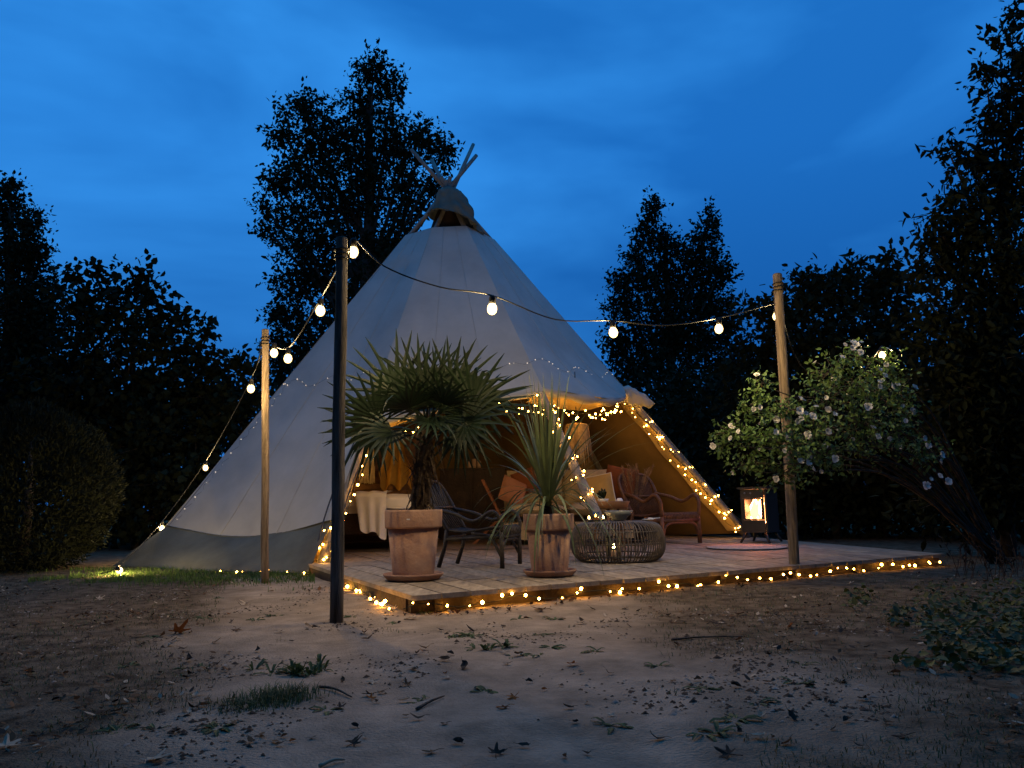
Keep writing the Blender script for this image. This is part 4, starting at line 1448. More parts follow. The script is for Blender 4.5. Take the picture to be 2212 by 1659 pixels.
# sofa
sy0 = 9.35
s0, s1 = at_y(1088, 1176, sy0), at_y(1372, 1176, sy0)
so = thing('beige_sofa', 'beige upholstered sofa with loose cushions behind the pouf inside the tent', 'sofa', ((s0.x + s1.x) / 2, sy0 + 0.45, ZD))
zs = at_y(1200, 1090, sy0).z
zbk = at_y(1200, 1022, sy0 + 0.75).z
def pillow_mesh(mb, c, sx, sy, sz, M=None, n=12):
    def f(u, v):
        pass
    vs = []
    for side in (1, -1):
        for j in range(n + 1):
            for i in range(n + 1):
                x, y = i / n * 2 - 1, j / n * 2 - 1
                h = ((1 - x ** 4) * (1 - y ** 4)) ** 0.5 * side
                pin = 1 - 0.07 * (x * x + y * y - x * x * y * y * 1.3)
                vs.append(Vector((x * sx / 2 * pin, h * sy / 2, y * sz / 2 * pin)))
    k = (n + 1) ** 2
    fs = []
    for b, fl in ((0, False), (k, True)):
        for j in range(n):
            for i in range(n):
                q = (b + j * (n + 1) + i, b + j * (n + 1) + i + 1, b + (j + 1) * (n + 1) + i + 1, b + (j + 1) * (n + 1) + i)
                fs.append(q[::-1] if not fl else q)
    MM = Matrix.Translation(c) @ (M.to_4x4() if M is not None else Matrix.Identity(4))
    mb.add([MM @ p for p in vs], fs)
    return mb
cxs = (s0.x + s1.x) / 2
Wd = s1.x - s0.x
MB().box((cxs, sy0 + 0.45, ZD + 0.17), (Wd, 0.86, 0.20)).obj('base', M_SOFA, so)
for sx in (-1, 1):
    for yy in (sy0 + 0.1, sy0 + 0.8):
        MB().box((cxs + sx * (Wd / 2 - 0.06), yy, ZD + 0.036), (0.05, 0.05, 0.07)).obj('foot', M_DARKWOOD, so)
for i in range(2):
    MM = Euler((math.radians(90), 0, 0)).to_matrix()
    pillow_mesh(MB(), Vector((cxs + (i - 0.5) * Wd * 0.48, sy0 + 0.42, zs - 0.06)), Wd * 0.49, 0.17, 0.80, MM).obj('seat_cushion', M_SOFA, so, True)
    pillow_mesh(MB(), Vector((cxs + (i - 0.5) * Wd * 0.48, sy0 + 0.80, (zs + zbk) / 2 + 0.01)), Wd * 0.49, 0.24, zbk - zs + 0.10, Euler((math.radians(-8), 0, 0)).to_matrix()).obj('back_cushion', M_SOFA, so, True)
MB().box((cxs, sy0 + 0.93, (ZD + 0.26 + zbk - 0.06) / 2), (Wd, 0.07, zbk - 0.06 - ZD - 0.26)).obj('back_board', M_SOFA, so)
def cushion(label, px, py, y, s, m, rot, piping=False, th=0.15):
    c = at_y(px, py, y)
    t = thing('scatter_cushion', label, 'cushion', (c.x, c.y, c.z - s / 2))
    R = Euler(rot).to_matrix()
    pillow_mesh(MB(), c, s, th, s, R).obj('cover', m, t, True)
    if piping:
        ring = []
        for k in range(33):
            f = (k % 32) / 8
            i, g = int(f) % 4, f - int(f)
            cs = [(-1, -1), (1, -1), (1, 1), (-1, 1)]
            x = cs[i][0] * (1 - g) + cs[(i + 1) % 4][0] * g
            z = cs[i][1] * (1 - g) + cs[(i + 1) % 4][1] * g
            pin = 1 - 0.07 * (x * x + z * z - x * x * z * z * 1.3)
            ring.append(c + R @ Vector((x * s / 2 * pin, 0, z * s / 2 * pin)))
        MB().tube(ring, 0.008, 5).obj('piping', M_PIPING, t, True)
cushion('salmon pink square cushion tipped on the left end of the sofa', 1108, 1062, sy0 + 0.42, 0.36, M_SALMON, (math.radians(-18), math.radians(24), math.radians(20)))
cushion('ochre cushion with white piping leaning at the right end of the sofa', 1290, 1062, sy0 + 0.38, 0.44, M_OCHRE, (math.radians(-16), math.radians(-10), math.radians(-14)), True)
cushion('rust orange cushion standing behind the ochre cushion', 1338, 1045, sy0 + 0.52, 0.46, M_RUST, (math.radians(-14), math.radians(12), math.radians(-30)))
cushion('small rust cushion propped behind the salmon cushion', 1135, 1040, sy0 + 0.60, 0.32, M_RUST, (math.radians(-12), math.radians(-20), math.radians(5)))
# folding chair leaning beside the cabinet
fy = 9.9
fc = thing('folding_chair', 'red brown wooden folding chair standing in the dark beside the sofa', 'chair', (at_y(1060, 1160, fy).x, fy, ZD))
fx = at_y(1060, 1160, fy).x
zf = at_y(1045, 1036, fy).z
for dy in (0.0, 0.40):
    MB().beam((fx + 0.30, fy + dy, ZD), (fx - 0.10, fy + dy, zf), 0.03, 0.06, Vector((0, 1, 0))).obj('back_leg', M_REDWOOD, fc)
    MB().beam((fx - 0.22, fy + dy + 0.033, ZD), (fx + 0.22, fy + dy + 0.033, ZD + 0.42), 0.03, 0.05, Vector((0, 1, 0))).obj('front_leg', M_REDWOOD, fc)
for k in range(3):
    f = 0.72 + 0.11 * k
    x, z = fx + 0.30 - 0.40 * f, ZD + (zf - ZD) * f
    MB().box((x, fy + 0.20, z), (0.02, 0.40, 0.055)).obj('back_slat', M_REDWOOD, fc)
for k in range(5):
    MB().box((fx + 0.02 + 0.075 * k, fy + 0.20, ZD + 0.42), (0.06, 0.44, 0.016)).obj('seat_slat', M_REDWOOD, fc)
# side table with succulent and cup
ty_ = 8.35
tc2 = at_y(1313, 1084, ty_)
zt2 = tc2.z
tb = thing('side_table', 'round wooden side table with a thick rim beside the rattan armchair', 'side table', (tc2.x, ty_, ZD))
MB().lathe([(0.0, -0.075), (0.20, -0.075), (0.235, 0.0), (0.225, 0.006), (0.21, -0.012), (0, -0.012)], 36, (tc2.x, ty_, zt2)).obj('tray_top', M_WOODIN, tb, True)
for k in range(3):
    a = k * 2.094 + 0.4
    MB().tube([(tc2.x + 0.12 * math.cos(a), ty_ + 0.12 * math.sin(a), zt2 - 0.07), (tc2.x + 0.19 * math.cos(a), ty_ + 0.19 * math.sin(a), ZD)], [0.018, 0.013], 8).obj('leg', M_WOODIN, tb, True)
p = Vector((at_y(1303, 1070, ty_).x, ty_ + 0.02, zt2 - 0.0115))
t = thing('succulent_pot', 'small white dish with a dark spiky succulent on the side table', 'plant', p)
MB().lathe([(0.045, 0), (0.062, 0.045), (0.057, 0.045), (0.04, 0.02), (0, 0.02)], 24, p).obj('dish', M_WHITECER, t, True)
MB().lathe([(0.056, 0.04), (0, 0.043)], 16, p).obj('soil', M_SOIL, t, True)
rnd = random.Random(6)
for i in range(16):
    a = rnd.uniform(0, 6.28)
    e_ = rnd.uniform(0.5, 1.5)
    d = Vector((math.cos(a) * math.cos(e_), math.sin(a) * math.cos(e_), math.sin(e_)))
    q = p + Vector((0, 0, 0.04))
    l = rnd.uniform(0.07, 0.13)
    MB().tube([q, q + d * l * 0.5, q + d * l * 0.8 + Vector((0, 0, .005)), q + d * l], [0.008, 0.013, 0.011, 0.001], 6).obj('leaf', M_PALM, t, True)
p = Vector((at_y(1335, 1080, ty_).x, ty_ - 0.12, zt2 - 0.0115))
t = thing('white_cup', 'upturned white cup at the front of the side table', 'cup', p)
MB().lathe([(0.0, 0.048), (0.022, 0.047), (0.036, 0.03), (0.040, 0.0), (0.037, 0.0), (0.03, 0.028), (0, 0.042)], 22, p).obj('cup_body', M_WHITECER, t, True)
# straw pendant
py_ = 8.9
pd0, pd1 = at_y(1245, 913, py_), at_y(1245, 1005, py_)
pen = thing('straw_pendant_lamp', 'unlit straw fringed pendant lamp hanging under the tent roof', 'pendant lamp', (pd0.x, py_, pd1.z))
MB().lathe([(0.03, 0.0), (0.125, -0.02), (0.135, -0.05), (0.12, -0.05), (0.02, -0.01)], 28, pd0).obj('crown_ring', M_STRAW, pen, True)
mb = MB()
rnd = random.Random(14)
for i in range(150):
    a = rnd.uniform(0, 6.283)
    lay = rnd.choice((0, 1, 2))
    r0_ = 0.128 + 0.006 * lay
    l = (pd0.z - pd1.z) * (0.55 + 0.2 * lay) * rnd.uniform(0.85, 1.1)
    o_ = Vector((math.cos(a), math.sin(a), 0))
    q = pd0 + o_ * r0_ + Vector((0, 0, -0.03))
    mb.blade([q, q + o_ * 0.022 - Vector((0, 0, l * 0.5)), q + o_ * (0.03 + 0.02 * rnd.random()) - Vector((0, 0, l))], [0.013, 0.011, 0.003], Vector((-o_.y, o_.x, 0)))
tag(mb.obj('straw_fringe', M_STRAW, pen), None, None, kind='stuff')
hang = Vector((pd0.x, py_, 2.12))
MB().tube([pd0, hang], 0.005, 6).obj('cord', M_CORD, pen, True)
# pampas in a vase
pv = at_y(1375, 1150, 9.75)
pv.z = ZD
t = thing('pampas_vase', 'tall vase of dried pampas plumes behind the rattan armchair', 'vase', pv)
MB().lathe([(0.0, 0), (0.09, 0), (0.12, 0.12), (0.11, 0.30), (0.05, 0.42), (0.055, 0.46), (0.045, 0.46), (0.04, 0.42), (0, 0.40)], 24, pv).obj('vase_body', M_DARKWOOD, t, True)
rnd = random.Random(19)
ztp = at_y(1375, 1002, 9.75).z
for i in range(20):
    a = rnd.uniform(0, 6.28)
    sp = rnd.uniform(0.02, 0.22)
    top = Vector((pv.x + sp * math.cos(a) * 1.4, pv.y + sp * math.sin(a), ztp - rnd.uniform(0, 0.16)))
    b0 = Vector((pv.x + 0.02 * math.cos(a), pv.y + 0.02 * math.sin(a), ZD + 0.43))
    mb = MB()
    mb.tube([b0, b0.lerp(top, 0.55), top], [0.003, 0.003, 0.002], 5)
    ax = (top - b0).normalized()
    for k in range(34):
        f = rnd.uniform(0.58, 1.0)
        q = b0.lerp(top, f)
        dd = (ax * 0.8 + Vector((rnd.gauss(0, .5), rnd.gauss(0, .5), rnd.gauss(0, .2)))).normalized()
        l = rnd.uniform(0.03, 0.06)
        sd2 = dd.cross(Vector((0, 1, 0.1))).normalized()
        mb.blade([q, q + dd * l], [0.006, 0.001], sd2)
    mb.obj('plume', M_PAMPAS, t)

# ------------------------------------------------------------------ trees and shrubs
def crown_tree(name, label, cat, blobs, depth, leafpx, density, seed, trunk=None, group=None, m=None, thick=0.75, wfac=0.62, twigs=True, droop=0.25, outward_up=0.35):
    rng = np.random.default_rng(seed)
    px = FPX / depth
    cs, rs = [], []
    for b in blobs:
        cx, cy, rx, ry = b[:4]
        dd = depth + (b[4] if len(b) > 4 else rng.uniform(-0.35, 0.35) * (rx / px))
        c = at_y(cx, cy, dd)
        cs.append(np.array(c))
        rs.append(np.array((rx / px, max(rx, ry) / px * thick, ry / px)) * 1.10)
    tb = np.array(trunk[0]) if trunk else None
    t = thing(name, label, cat, tuple(tb) if trunk else (cs[0][0], cs[0][1], 0), group)
    mb = MB()
    P_, D_, N_, Ln_, = [], [], [], []
    leaf = leafpx / px
    r_ = random.Random(seed)
    top = None
    if trunk:
        tx, ttop, tr0 = Vector(trunk[0]), Vector(trunk[1]), trunk[2]
        pts, rr = [], []
        for i in range(12):
            f = i / 11
            pts.append(tx.lerp(ttop, f) + Vector((noise.noise(Vector((f * 3, seed, 0))), noise.noise(Vector((f * 3, 9, seed))), 0)) * 0.25 * tr0 * 4 * f)
            rr.append(tr0 * (1 - 0.8 * f) + 0.01)
        tm = MB().tube(pts, rr, 10)
        tm.obj('trunk', M_BARK, t, True)
    for c, r in zip(cs, rs):
        if trunk:
            f = min(0.95, max(0.15, ((c[2] - 0.6 * r[2]) - tx.z) / max(0.1, ttop.z - tx.z) * 0.75))
            i = int(f * 11)
            a = pts[i]
            cc = Vector(c)
            mid = a.lerp(cc, 0.5) + Vector((0, 0, -0.06 * (cc - a).length))
            br = max(0.012, rr[i] * 0.45)
            mb.tube([a, mid, cc], [br, br * 0.7, br * 0.4], 5, cap=False)
        area = math.pi * r[0] * r[2]
        n_tw = max(10, int(4.6 * density * area / (leaf * leaf) / 7.0))
        u = rng.normal(size=(n_tw, 3))
        u = unit(u)
        rad = 0.12 + 0.95 * rng.random((n_tw, 1)) ** 0.62
        rad *= 1 + 0.16 * np.sin(u[:, :1] * 5 + seed) * np.cos(u[:, 2:3] * 7 + c[0])
        tips = c + u * r * rad
        base = c + u * r * rad * 0.45
        dirs = unit(tips - base + np.array((0, 0, 1.0)) * np.linalg.norm(r) * 0.18 * rng.normal(size=(n_tw, 1)) + rng.normal(size=(n_tw, 3)) * 0.12 * np.linalg.norm(r))
        if twigs:
            for k in range(0, n_tw, 6):
                mb.tube([Vector(base[k]), Vector(tips[k])], [leaf * 0.06, leaf * 0.025], 3, cap=False)
        nl = 7
        for q in range(nl):
            f = q / (nl - 1)
            p = tips + dirs * leaf * (f - 0.6) * 3.2 + rng.normal(size=(n_tw, 3)) * leaf * 0.45
            d = unit(dirs * 0.7 + rng.normal(size=(n_tw, 3)) * 0.75 - np.array((0, 0, droop)))
            P_.append(p)
            D_.append(d)
            N_.append(unit(rng.normal(size=(n_tw, 3)) + np.array((0, 0, 0.6))))
            Ln_.append(leaf * rng.uniform(0.45, 1.5, n_tw))
    P_, D_, N_, Ln_ = np.concatenate(P_), np.concatenate(D_), np.concatenate(N_), np.concatenate(Ln_)
    keep = P_[:, 2] > 0.02
    P_, D_, N_, Ln_ = P_[keep], D_[keep], N_[keep], Ln_[keep]
    V = leaf_verts(P_, D_, N_, Ln_, Ln_ * wfac)
    V = V - np.array(ORI[t])
    me = np_mesh('crown', V, 6, LEAF_F, m or M_LEAFTREE)
    o = link('crown', me, t, ORI[t])
    if mb.v:
        mb.obj('branches', M_BARK, t)
    return t

def gpt(px, depth):
    p = at_y(px, 1100, depth)
    p.z = 0
    return p
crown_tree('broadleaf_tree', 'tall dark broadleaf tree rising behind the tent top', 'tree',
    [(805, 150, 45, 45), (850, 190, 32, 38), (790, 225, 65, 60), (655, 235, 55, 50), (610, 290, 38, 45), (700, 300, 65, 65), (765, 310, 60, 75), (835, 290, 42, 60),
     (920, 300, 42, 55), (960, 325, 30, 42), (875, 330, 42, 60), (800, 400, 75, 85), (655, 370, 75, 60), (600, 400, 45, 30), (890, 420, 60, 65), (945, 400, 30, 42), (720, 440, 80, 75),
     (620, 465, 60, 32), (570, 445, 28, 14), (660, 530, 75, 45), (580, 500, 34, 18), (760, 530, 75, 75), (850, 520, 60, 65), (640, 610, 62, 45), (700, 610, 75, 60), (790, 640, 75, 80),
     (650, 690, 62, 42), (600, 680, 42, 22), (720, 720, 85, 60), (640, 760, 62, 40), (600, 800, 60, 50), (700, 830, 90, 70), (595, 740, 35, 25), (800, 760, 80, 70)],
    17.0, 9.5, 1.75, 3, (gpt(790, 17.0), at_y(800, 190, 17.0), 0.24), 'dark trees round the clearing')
crown_tree('broadleaf_tree', 'dark bushy tree with two pointed tops standing right of the tent', 'tree',
    [(1412, 445, 22, 34), (1400, 500, 38, 36), (1535, 465, 16, 34), (1525, 510, 36, 36), (1440, 540, 55, 48), (1510, 560, 58, 48), (1375, 560, 30, 40), (1555, 590, 36, 34), (1400, 610, 62, 50),
     (1480, 620, 70, 60), (1340, 610, 32, 30), (1345, 670, 42, 42), (1430, 690, 80, 60), (1530, 660, 60, 60), (1330, 735, 38, 36), (1400, 760, 80, 60), (1500, 740, 80, 70), (1570, 700, 40, 50), (1360, 800, 60, 45), (1460, 840, 110, 70), (1570, 800, 70, 70), (1500, 920, 110, 80)],
    21.0, 8.5, 1.9, 5, (gpt(1460, 21.0), at_y(1440, 500, 21.0), 0.2), 'dark trees round the clearing')
crown_tree('broadleaf_tree', 'dark tree with a stepped crown left of the big leaved shrub', 'tree',
    [(22, 400, 26, 26), (10, 450, 50, 45), (62, 480, 38, 36), (80, 545, 34, 40), (20, 540, 65, 60), (60, 620, 75, 60), (20, 700, 90, 90), (90, 690, 60, 60), (40, 820, 120, 110), (110, 800, 70, 70)],
    13.0, 9, 2.4, 7, (gpt(20, 13.0), at_y(25, 450, 13.0), 0.16), 'dark trees round the clearing')
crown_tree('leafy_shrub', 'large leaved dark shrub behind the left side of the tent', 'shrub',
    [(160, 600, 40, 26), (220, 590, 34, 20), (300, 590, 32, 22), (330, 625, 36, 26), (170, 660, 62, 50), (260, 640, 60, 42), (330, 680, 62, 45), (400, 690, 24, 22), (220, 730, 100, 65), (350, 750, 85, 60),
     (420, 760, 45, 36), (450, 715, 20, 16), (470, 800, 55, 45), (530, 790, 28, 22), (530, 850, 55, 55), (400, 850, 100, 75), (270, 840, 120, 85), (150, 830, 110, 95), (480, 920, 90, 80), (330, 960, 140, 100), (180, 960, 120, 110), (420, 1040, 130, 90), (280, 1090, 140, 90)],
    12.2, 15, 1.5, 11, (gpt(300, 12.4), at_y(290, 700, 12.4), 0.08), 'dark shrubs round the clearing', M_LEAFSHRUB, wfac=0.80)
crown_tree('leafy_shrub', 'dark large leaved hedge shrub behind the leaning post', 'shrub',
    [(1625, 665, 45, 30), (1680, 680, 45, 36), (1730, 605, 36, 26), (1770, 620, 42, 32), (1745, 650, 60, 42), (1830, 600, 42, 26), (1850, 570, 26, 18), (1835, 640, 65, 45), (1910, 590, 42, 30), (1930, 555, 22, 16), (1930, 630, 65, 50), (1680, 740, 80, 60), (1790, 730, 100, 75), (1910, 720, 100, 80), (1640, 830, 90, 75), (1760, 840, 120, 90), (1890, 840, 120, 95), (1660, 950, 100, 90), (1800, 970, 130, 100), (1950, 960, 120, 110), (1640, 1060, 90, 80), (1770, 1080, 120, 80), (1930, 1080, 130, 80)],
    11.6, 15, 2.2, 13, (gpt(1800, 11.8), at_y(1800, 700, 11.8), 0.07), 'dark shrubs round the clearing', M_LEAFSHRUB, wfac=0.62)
crown_tree('broadleaf_tree', 'tall dark tree with upswept twigs overhanging the rose bush', 'tree',
    [(2190, 30, 26, 30), (2160, 80, 34, 24), (2205, 130, 42, 50), (2130, 160, 45, 26), (2190, 200, 60, 45), (2150, 260, 50, 40), (2210, 290, 60, 60), (2050, 330, 45, 22), (2110, 350, 62, 36), (2180, 370, 62, 50), (2090, 430, 75, 45), (2180, 450, 75, 60),
     (2020, 480, 45, 34), (2010, 540, 50, 40), (2090, 520, 75, 55), (2190, 560, 85, 75), (2060, 600, 85, 60), (2160, 660, 100, 80), (2040, 700, 85, 70), (2140, 780, 120, 100), (2050, 830, 90, 80), (2180, 920, 110, 110), (2080, 950, 100, 90), (2180, 1050, 120, 90), (2060, 1070, 110, 80)],
    7.6, 19, 2.6, 17, (gpt(2160, 7.8), at_y(2170, 350, 7.8), 0.09), 'dark trees round the clearing', M_LEAFTREE, wfac=0.48)
# clipped conifer on the left
def mound(px, depth, wpx, ytop, n, seed):
    rng = np.random.default_rng(seed)
    c = gpt(px, depth)
    h = at_y(px, ytop, depth).z
    w = wpx / (FPX / depth)
    t = thing('rounded_conifer', 'rounded dense dark conifer bush beside the lit grass', 'bush', c)
    MB().tube([c, c + Vector((0.03, 0, h * 0.4)), c + Vector((0, 0, h * 0.85))], [0.06, 0.045, 0.01], 8).obj('trunk', M_BARK, t, True)
    u = unit(rng.normal(size=(n, 3)))
    lump = 1 + 0.05 * np.sin(u[:, :1] * 7 + 1) * np.cos(u[:, 2:3] * 6) + 0.04 * np.sin(u[:, 1:2] * 13 + u[:, 2:3] * 9)
    rad = (0.72 + 0.28 * rng.random((n, 1)) ** 0.7) * lump
    P = np.array((c.x, c.y, h * 0.47)) + u * np.array((w, w, h * 0.53)) * rad
    ok = P[:, 2] > 0.01
    P, u = P[ok], u[ok]
    k = len(P)
    D = unit(u * 0.7 + np.array((0, 0, 0.6)) + rng.normal(size=(k, 3)) * 0.45)
    L_ = rng.uniform(0.03, 0.075, k)
    V = leaf_verts(P, D, unit(rng.normal(size=(k, 3))), L_, L_ * 0.30) - np.array(c)
    link('crown', np_mesh('crown', V, 6, LEAF_F, M_LEAFCONI), t, c)
mound(55, 8.2, 178, 880, 34000, 23)
# hedge shrubs behind the tent, and unseen trees added to cut the sky light
def filler(name, label, cat, x, y, h, w, seed, leaf=0.16, n=2600, m=None, z0=0.1, grp='dark shrubs round the clearing'):
    rng = np.random.default_rng(seed)
    t = thing(name, label, cat, (x, y, 0), grp)
    MB().tube([(x, y, 0), (x + 0.1, y, h * 0.4), (x - 0.05, y, h * 0.8)], [0.10, 0.07, 0.02], 8).obj('trunk', M_BARK, t, True)
    u = unit(rng.normal(size=(n, 3)))
    rad = 0.25 + 0.78 * rng.random((n, 1)) ** 0.5
    rad = rad * (1 + 0.18 * np.sin(u[:, :1] * 6 + seed) * np.cos(u[:, 2:3] * 5 + seed) + 0.10 * np.sin(u[:, 1:2] * 11))
    P = np.array((x, y, z0 + (h - z0) / 2)) + u * np.array((w, w, (h - z0) / 2)) * rad
    P = P[P[:, 2] > 0.03]
    k = len(P)
    L_ = leaf * rng.uniform(0.7, 1.3, k)
    V = leaf_verts(P, unit(rng.normal(size=(k, 3)) - np.array((0, 0, .3))), unit(rng.normal(size=(k, 3)) + np.array((0, 0, .5))), L_, L_ * 0.7) - np.array(ORI[t])
    link('crown', np_mesh('crown', V, 6, LEAF_F, m or M_LEAFSHRUB), t, ORI[t])
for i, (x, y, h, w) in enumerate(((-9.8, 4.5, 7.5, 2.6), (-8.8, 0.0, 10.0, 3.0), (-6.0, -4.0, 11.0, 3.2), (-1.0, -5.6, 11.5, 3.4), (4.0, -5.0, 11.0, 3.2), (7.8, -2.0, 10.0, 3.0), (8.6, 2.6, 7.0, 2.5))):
    filler('broadleaf_tree', 'unseen dark tree added on the side away from the tent to cut sky light', 'tree', x, y, h, w, 200 + i, 0.26, 9000, M_LEAFTREE, 0.3, 'unseen trees added to cut sky light')
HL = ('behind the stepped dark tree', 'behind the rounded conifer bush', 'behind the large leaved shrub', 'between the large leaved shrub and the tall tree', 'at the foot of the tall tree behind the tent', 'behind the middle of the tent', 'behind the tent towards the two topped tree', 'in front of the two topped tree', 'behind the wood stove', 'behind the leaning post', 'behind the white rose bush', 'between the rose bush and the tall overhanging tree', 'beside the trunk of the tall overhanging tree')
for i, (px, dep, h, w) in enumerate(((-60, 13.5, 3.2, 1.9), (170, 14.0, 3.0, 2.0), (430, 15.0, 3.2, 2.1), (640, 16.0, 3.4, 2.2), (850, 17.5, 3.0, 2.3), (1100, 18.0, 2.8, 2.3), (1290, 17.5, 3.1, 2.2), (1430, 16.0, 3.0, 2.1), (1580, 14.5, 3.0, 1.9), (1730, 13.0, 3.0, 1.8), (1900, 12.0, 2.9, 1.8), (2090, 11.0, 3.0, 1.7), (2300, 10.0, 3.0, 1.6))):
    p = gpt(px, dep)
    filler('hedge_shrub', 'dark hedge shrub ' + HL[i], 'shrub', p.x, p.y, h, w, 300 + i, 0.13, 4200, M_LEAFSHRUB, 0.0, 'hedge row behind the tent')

# rose bush
rb = gpt(2150, 7.0)
def rose_bush():
    rng = np.random.default_rng(4)
    blobs = [(1640, 830, 32, 22, 5.75), (1615, 880, 34, 26, 5.7), (1690, 885, 50, 36, 5.7), (1580, 935, 34, 22, 5.65), (1560, 960, 22, 14, 5.65), (1640, 945, 60, 38, 5.6), (1620, 1000, 48, 28, 5.6), (1700, 960, 62, 42, 5.55), (1690, 1020, 62, 30, 5.6), (1760, 930, 62, 50, 5.7),
             (1790, 860, 60, 46, 5.9), (1800, 800, 45, 36, 6.1), (1850, 770, 42, 30, 6.2), (1860, 830, 62, 46, 6.1), (1910, 790, 40, 36, 6.25), (1860, 900, 70, 52, 5.95), (1930, 860, 50, 46, 6.2), (1940, 930, 62, 50, 6.2), (1850, 960, 70, 42, 6.0), (1780, 990, 62, 36, 5.8), (1990, 980, 40, 36, 6.3)]
    t = thing('rose_bush', 'rambling rose bush with white flowers spreading past the leaning post', 'rose bush', rb)
    mb = MB()
    P_, D_, N_, L_ = [], [], [], []
    flow = []
    for (cx, cy, rx, ry, dep) in blobs:
        px = FPX / dep
        c = np.array(at_y(cx, cy, dep))
        r = np.array((rx / px, 0.5 * (rx + ry) / px * 0.9, ry / px))
        # a cane from the root to the blob
        cc = Vector(c)
        mid = rb.lerp(cc, 0.5) + Vector((0, 0, 0.35))
        mb.tube(smooth_path([rb + Vector((random.Random(cx).uniform(-.1, .1), 0, 0)), mid, cc], 10), [0.010] * 5 + [0.008] * 3 + [0.006, 0.005, 0.004], 5)
        n_tw = int(7 + rx * ry / 95)
        u = unit(rng.normal(size=(n_tw, 3)))
        tips = c + u * r * (0.35 + 1.0 * rng.random((n_tw, 1)) ** 0.8)
        for k in range(n_tw):
            mb.tube([cc.lerp(Vector(tips[k]), 0.25), Vector(tips[k])], [0.0035, 0.0016], 3, cap=False)
        dirs = unit(tips - c + rng.normal(size=(n_tw, 3)) * 0.05)
        for q in range(9):
            P_.append(tips + dirs * (q / 8 - 0.7) * 0.14 + rng.normal(size=(n_tw, 3)) * 0.02)
            D_.append(unit(dirs * 0.5 + rng.normal(size=(n_tw, 3)) * 0.8 - np.array((0, 0, 0.2))))
            N_.append(unit(rng.normal(size=(n_tw, 3)) + np.array((0, -0.3, 0.9))))
            L_.append(rng.uniform(0.022, 0.046, n_tw))
        nf = max(1, int(rx * ry / 520 * (0.3 + 1.5 * rng.random())))
        sel = rng.permutation(n_tw)[:nf]
        for k in sel:
            uu = unit(u[k] + np.array((0, -0.7, 0.1)))
            flow.append((Vector(c + uu * r * 1.02), Vector(unit(uu + np.array((0, -0.5, 0.35))))))
    P_, D_, N_, L_ = map(np.concatenate, (P_, D_, N_, L_))
    V = leaf_verts(P_, D_, N_, L_, L_ * 0.66) - np.array(rb)
    link('foliage', np_mesh('foliage', V, 6, LEAF_F, M_ROSELEAF), t, rb)
    mb.obj('canes', M_BARK, t, True)
    for (px_, py_, dp) in ((1825, 745, 6.0), (1840, 752, 6.0), (1858, 762, 6.0), (2010, 1035, 6.1), (2030, 1028, 6.1), (2045, 1040, 6.1), (2000, 1050, 6.1), (1740, 893, 5.5), (1755, 900, 5.5), (1725, 888, 5.5), (1730, 905, 5.52)):
        flow.append((at_y(px_, py_, dp), Vector((0.1, -0.9, 0.3))))
    # three flower shapes
    mes = []
    for s in range(4):
        r_ = random.Random(s)
        fm = MB()
        for ringi, (npet, tilt, ln) in enumerate(((6, 0.35 + 0.25 * (s % 2), 0.036), (5, 0.9, 0.026))):
            for k in range(npet):
                a = 2 * math.pi * k / npet + ringi * 0.5 + r_.uniform(-.2, .2)
                tl = tilt + r_.uniform(-.25, .25)
                o_ = Vector((math.cos(a), math.sin(a), 0))
                sdv = Vector((-o_.y, o_.x, 0))
                d = o_ * math.cos(tl) + Vector((0, 0, math.sin(tl)))
                p0 = Vector((0, 0, 0))
                ln_ = ln * r_.uniform(0.8, 1.2)
                fm.blade([p0, p0 + d * ln_ * 0.45, p0 + d * ln_ * 0.8 + Vector((0, 0, 0.003)), p0 + d * ln_ - Vector((0, 0, 0.002))], [0.008, 0.030, 0.036, 0.018], sdv, 0.12)
        mes.append(fm.mesh('flower', M_ROSE, True))
    rr = random.Random(9)
    for i, (p, d) in enumerate(flow):
        q = Vector((0, 0, 1)).rotation_difference(d)
        link('flower', mes[i % 4], t, p, q.to_euler(), rr.uniform(0.5, 1.0))
    return t
rose_bush()

# ------------------------------------------------------------------ ground plants, litter
def grass(name, label, pts, h, w, m, seed, lean=0.5):
    rng = np.random.default_rng(seed)
    pts = np.array(pts)
    n = len(pts)
    az = rng.uniform(0, 2 * np.pi, n)
    hh = h * rng.uniform(0.4, 1.2, n)
    s = np.stack([-np.sin(az), np.cos(az), np.zeros(n)], 1) * (w * rng.uniform(0.6, 1.2, n))[:, None] / 2
    d = np.stack([np.cos(az), np.sin(az), np.zeros(n)], 1) * (lean * hh * rng.uniform(0.2, 1.3, n))[:, None]
    z = np.zeros((n, 3))
    z[:, 2] = 1
    mid = pts + d * 0.35 + z * (hh * 0.62)[:, None]
    tip = pts + d + z * (hh * rng.uniform(0.55, 1.0, n))[:, None]
    V = np.stack([pts - s, pts + s, mid + s * 0.7, mid - s * 0.7, tip], 1).reshape(-1, 3)
    me = np_mesh(name, V, 5, [(0, 1, 2, 3), (3, 2, 4)], m)
    o = link(name, me)
    o['kind'] = 'stuff'
    o['label'] = label
    o['category'] = 'grass'
    return o
def free(x, y):
    u, v = duv((x, y))
    return not (-0.01 < u < DLEN + 0.01 and -0.004 < v < DDEPTH)
rnd = random.Random(33)
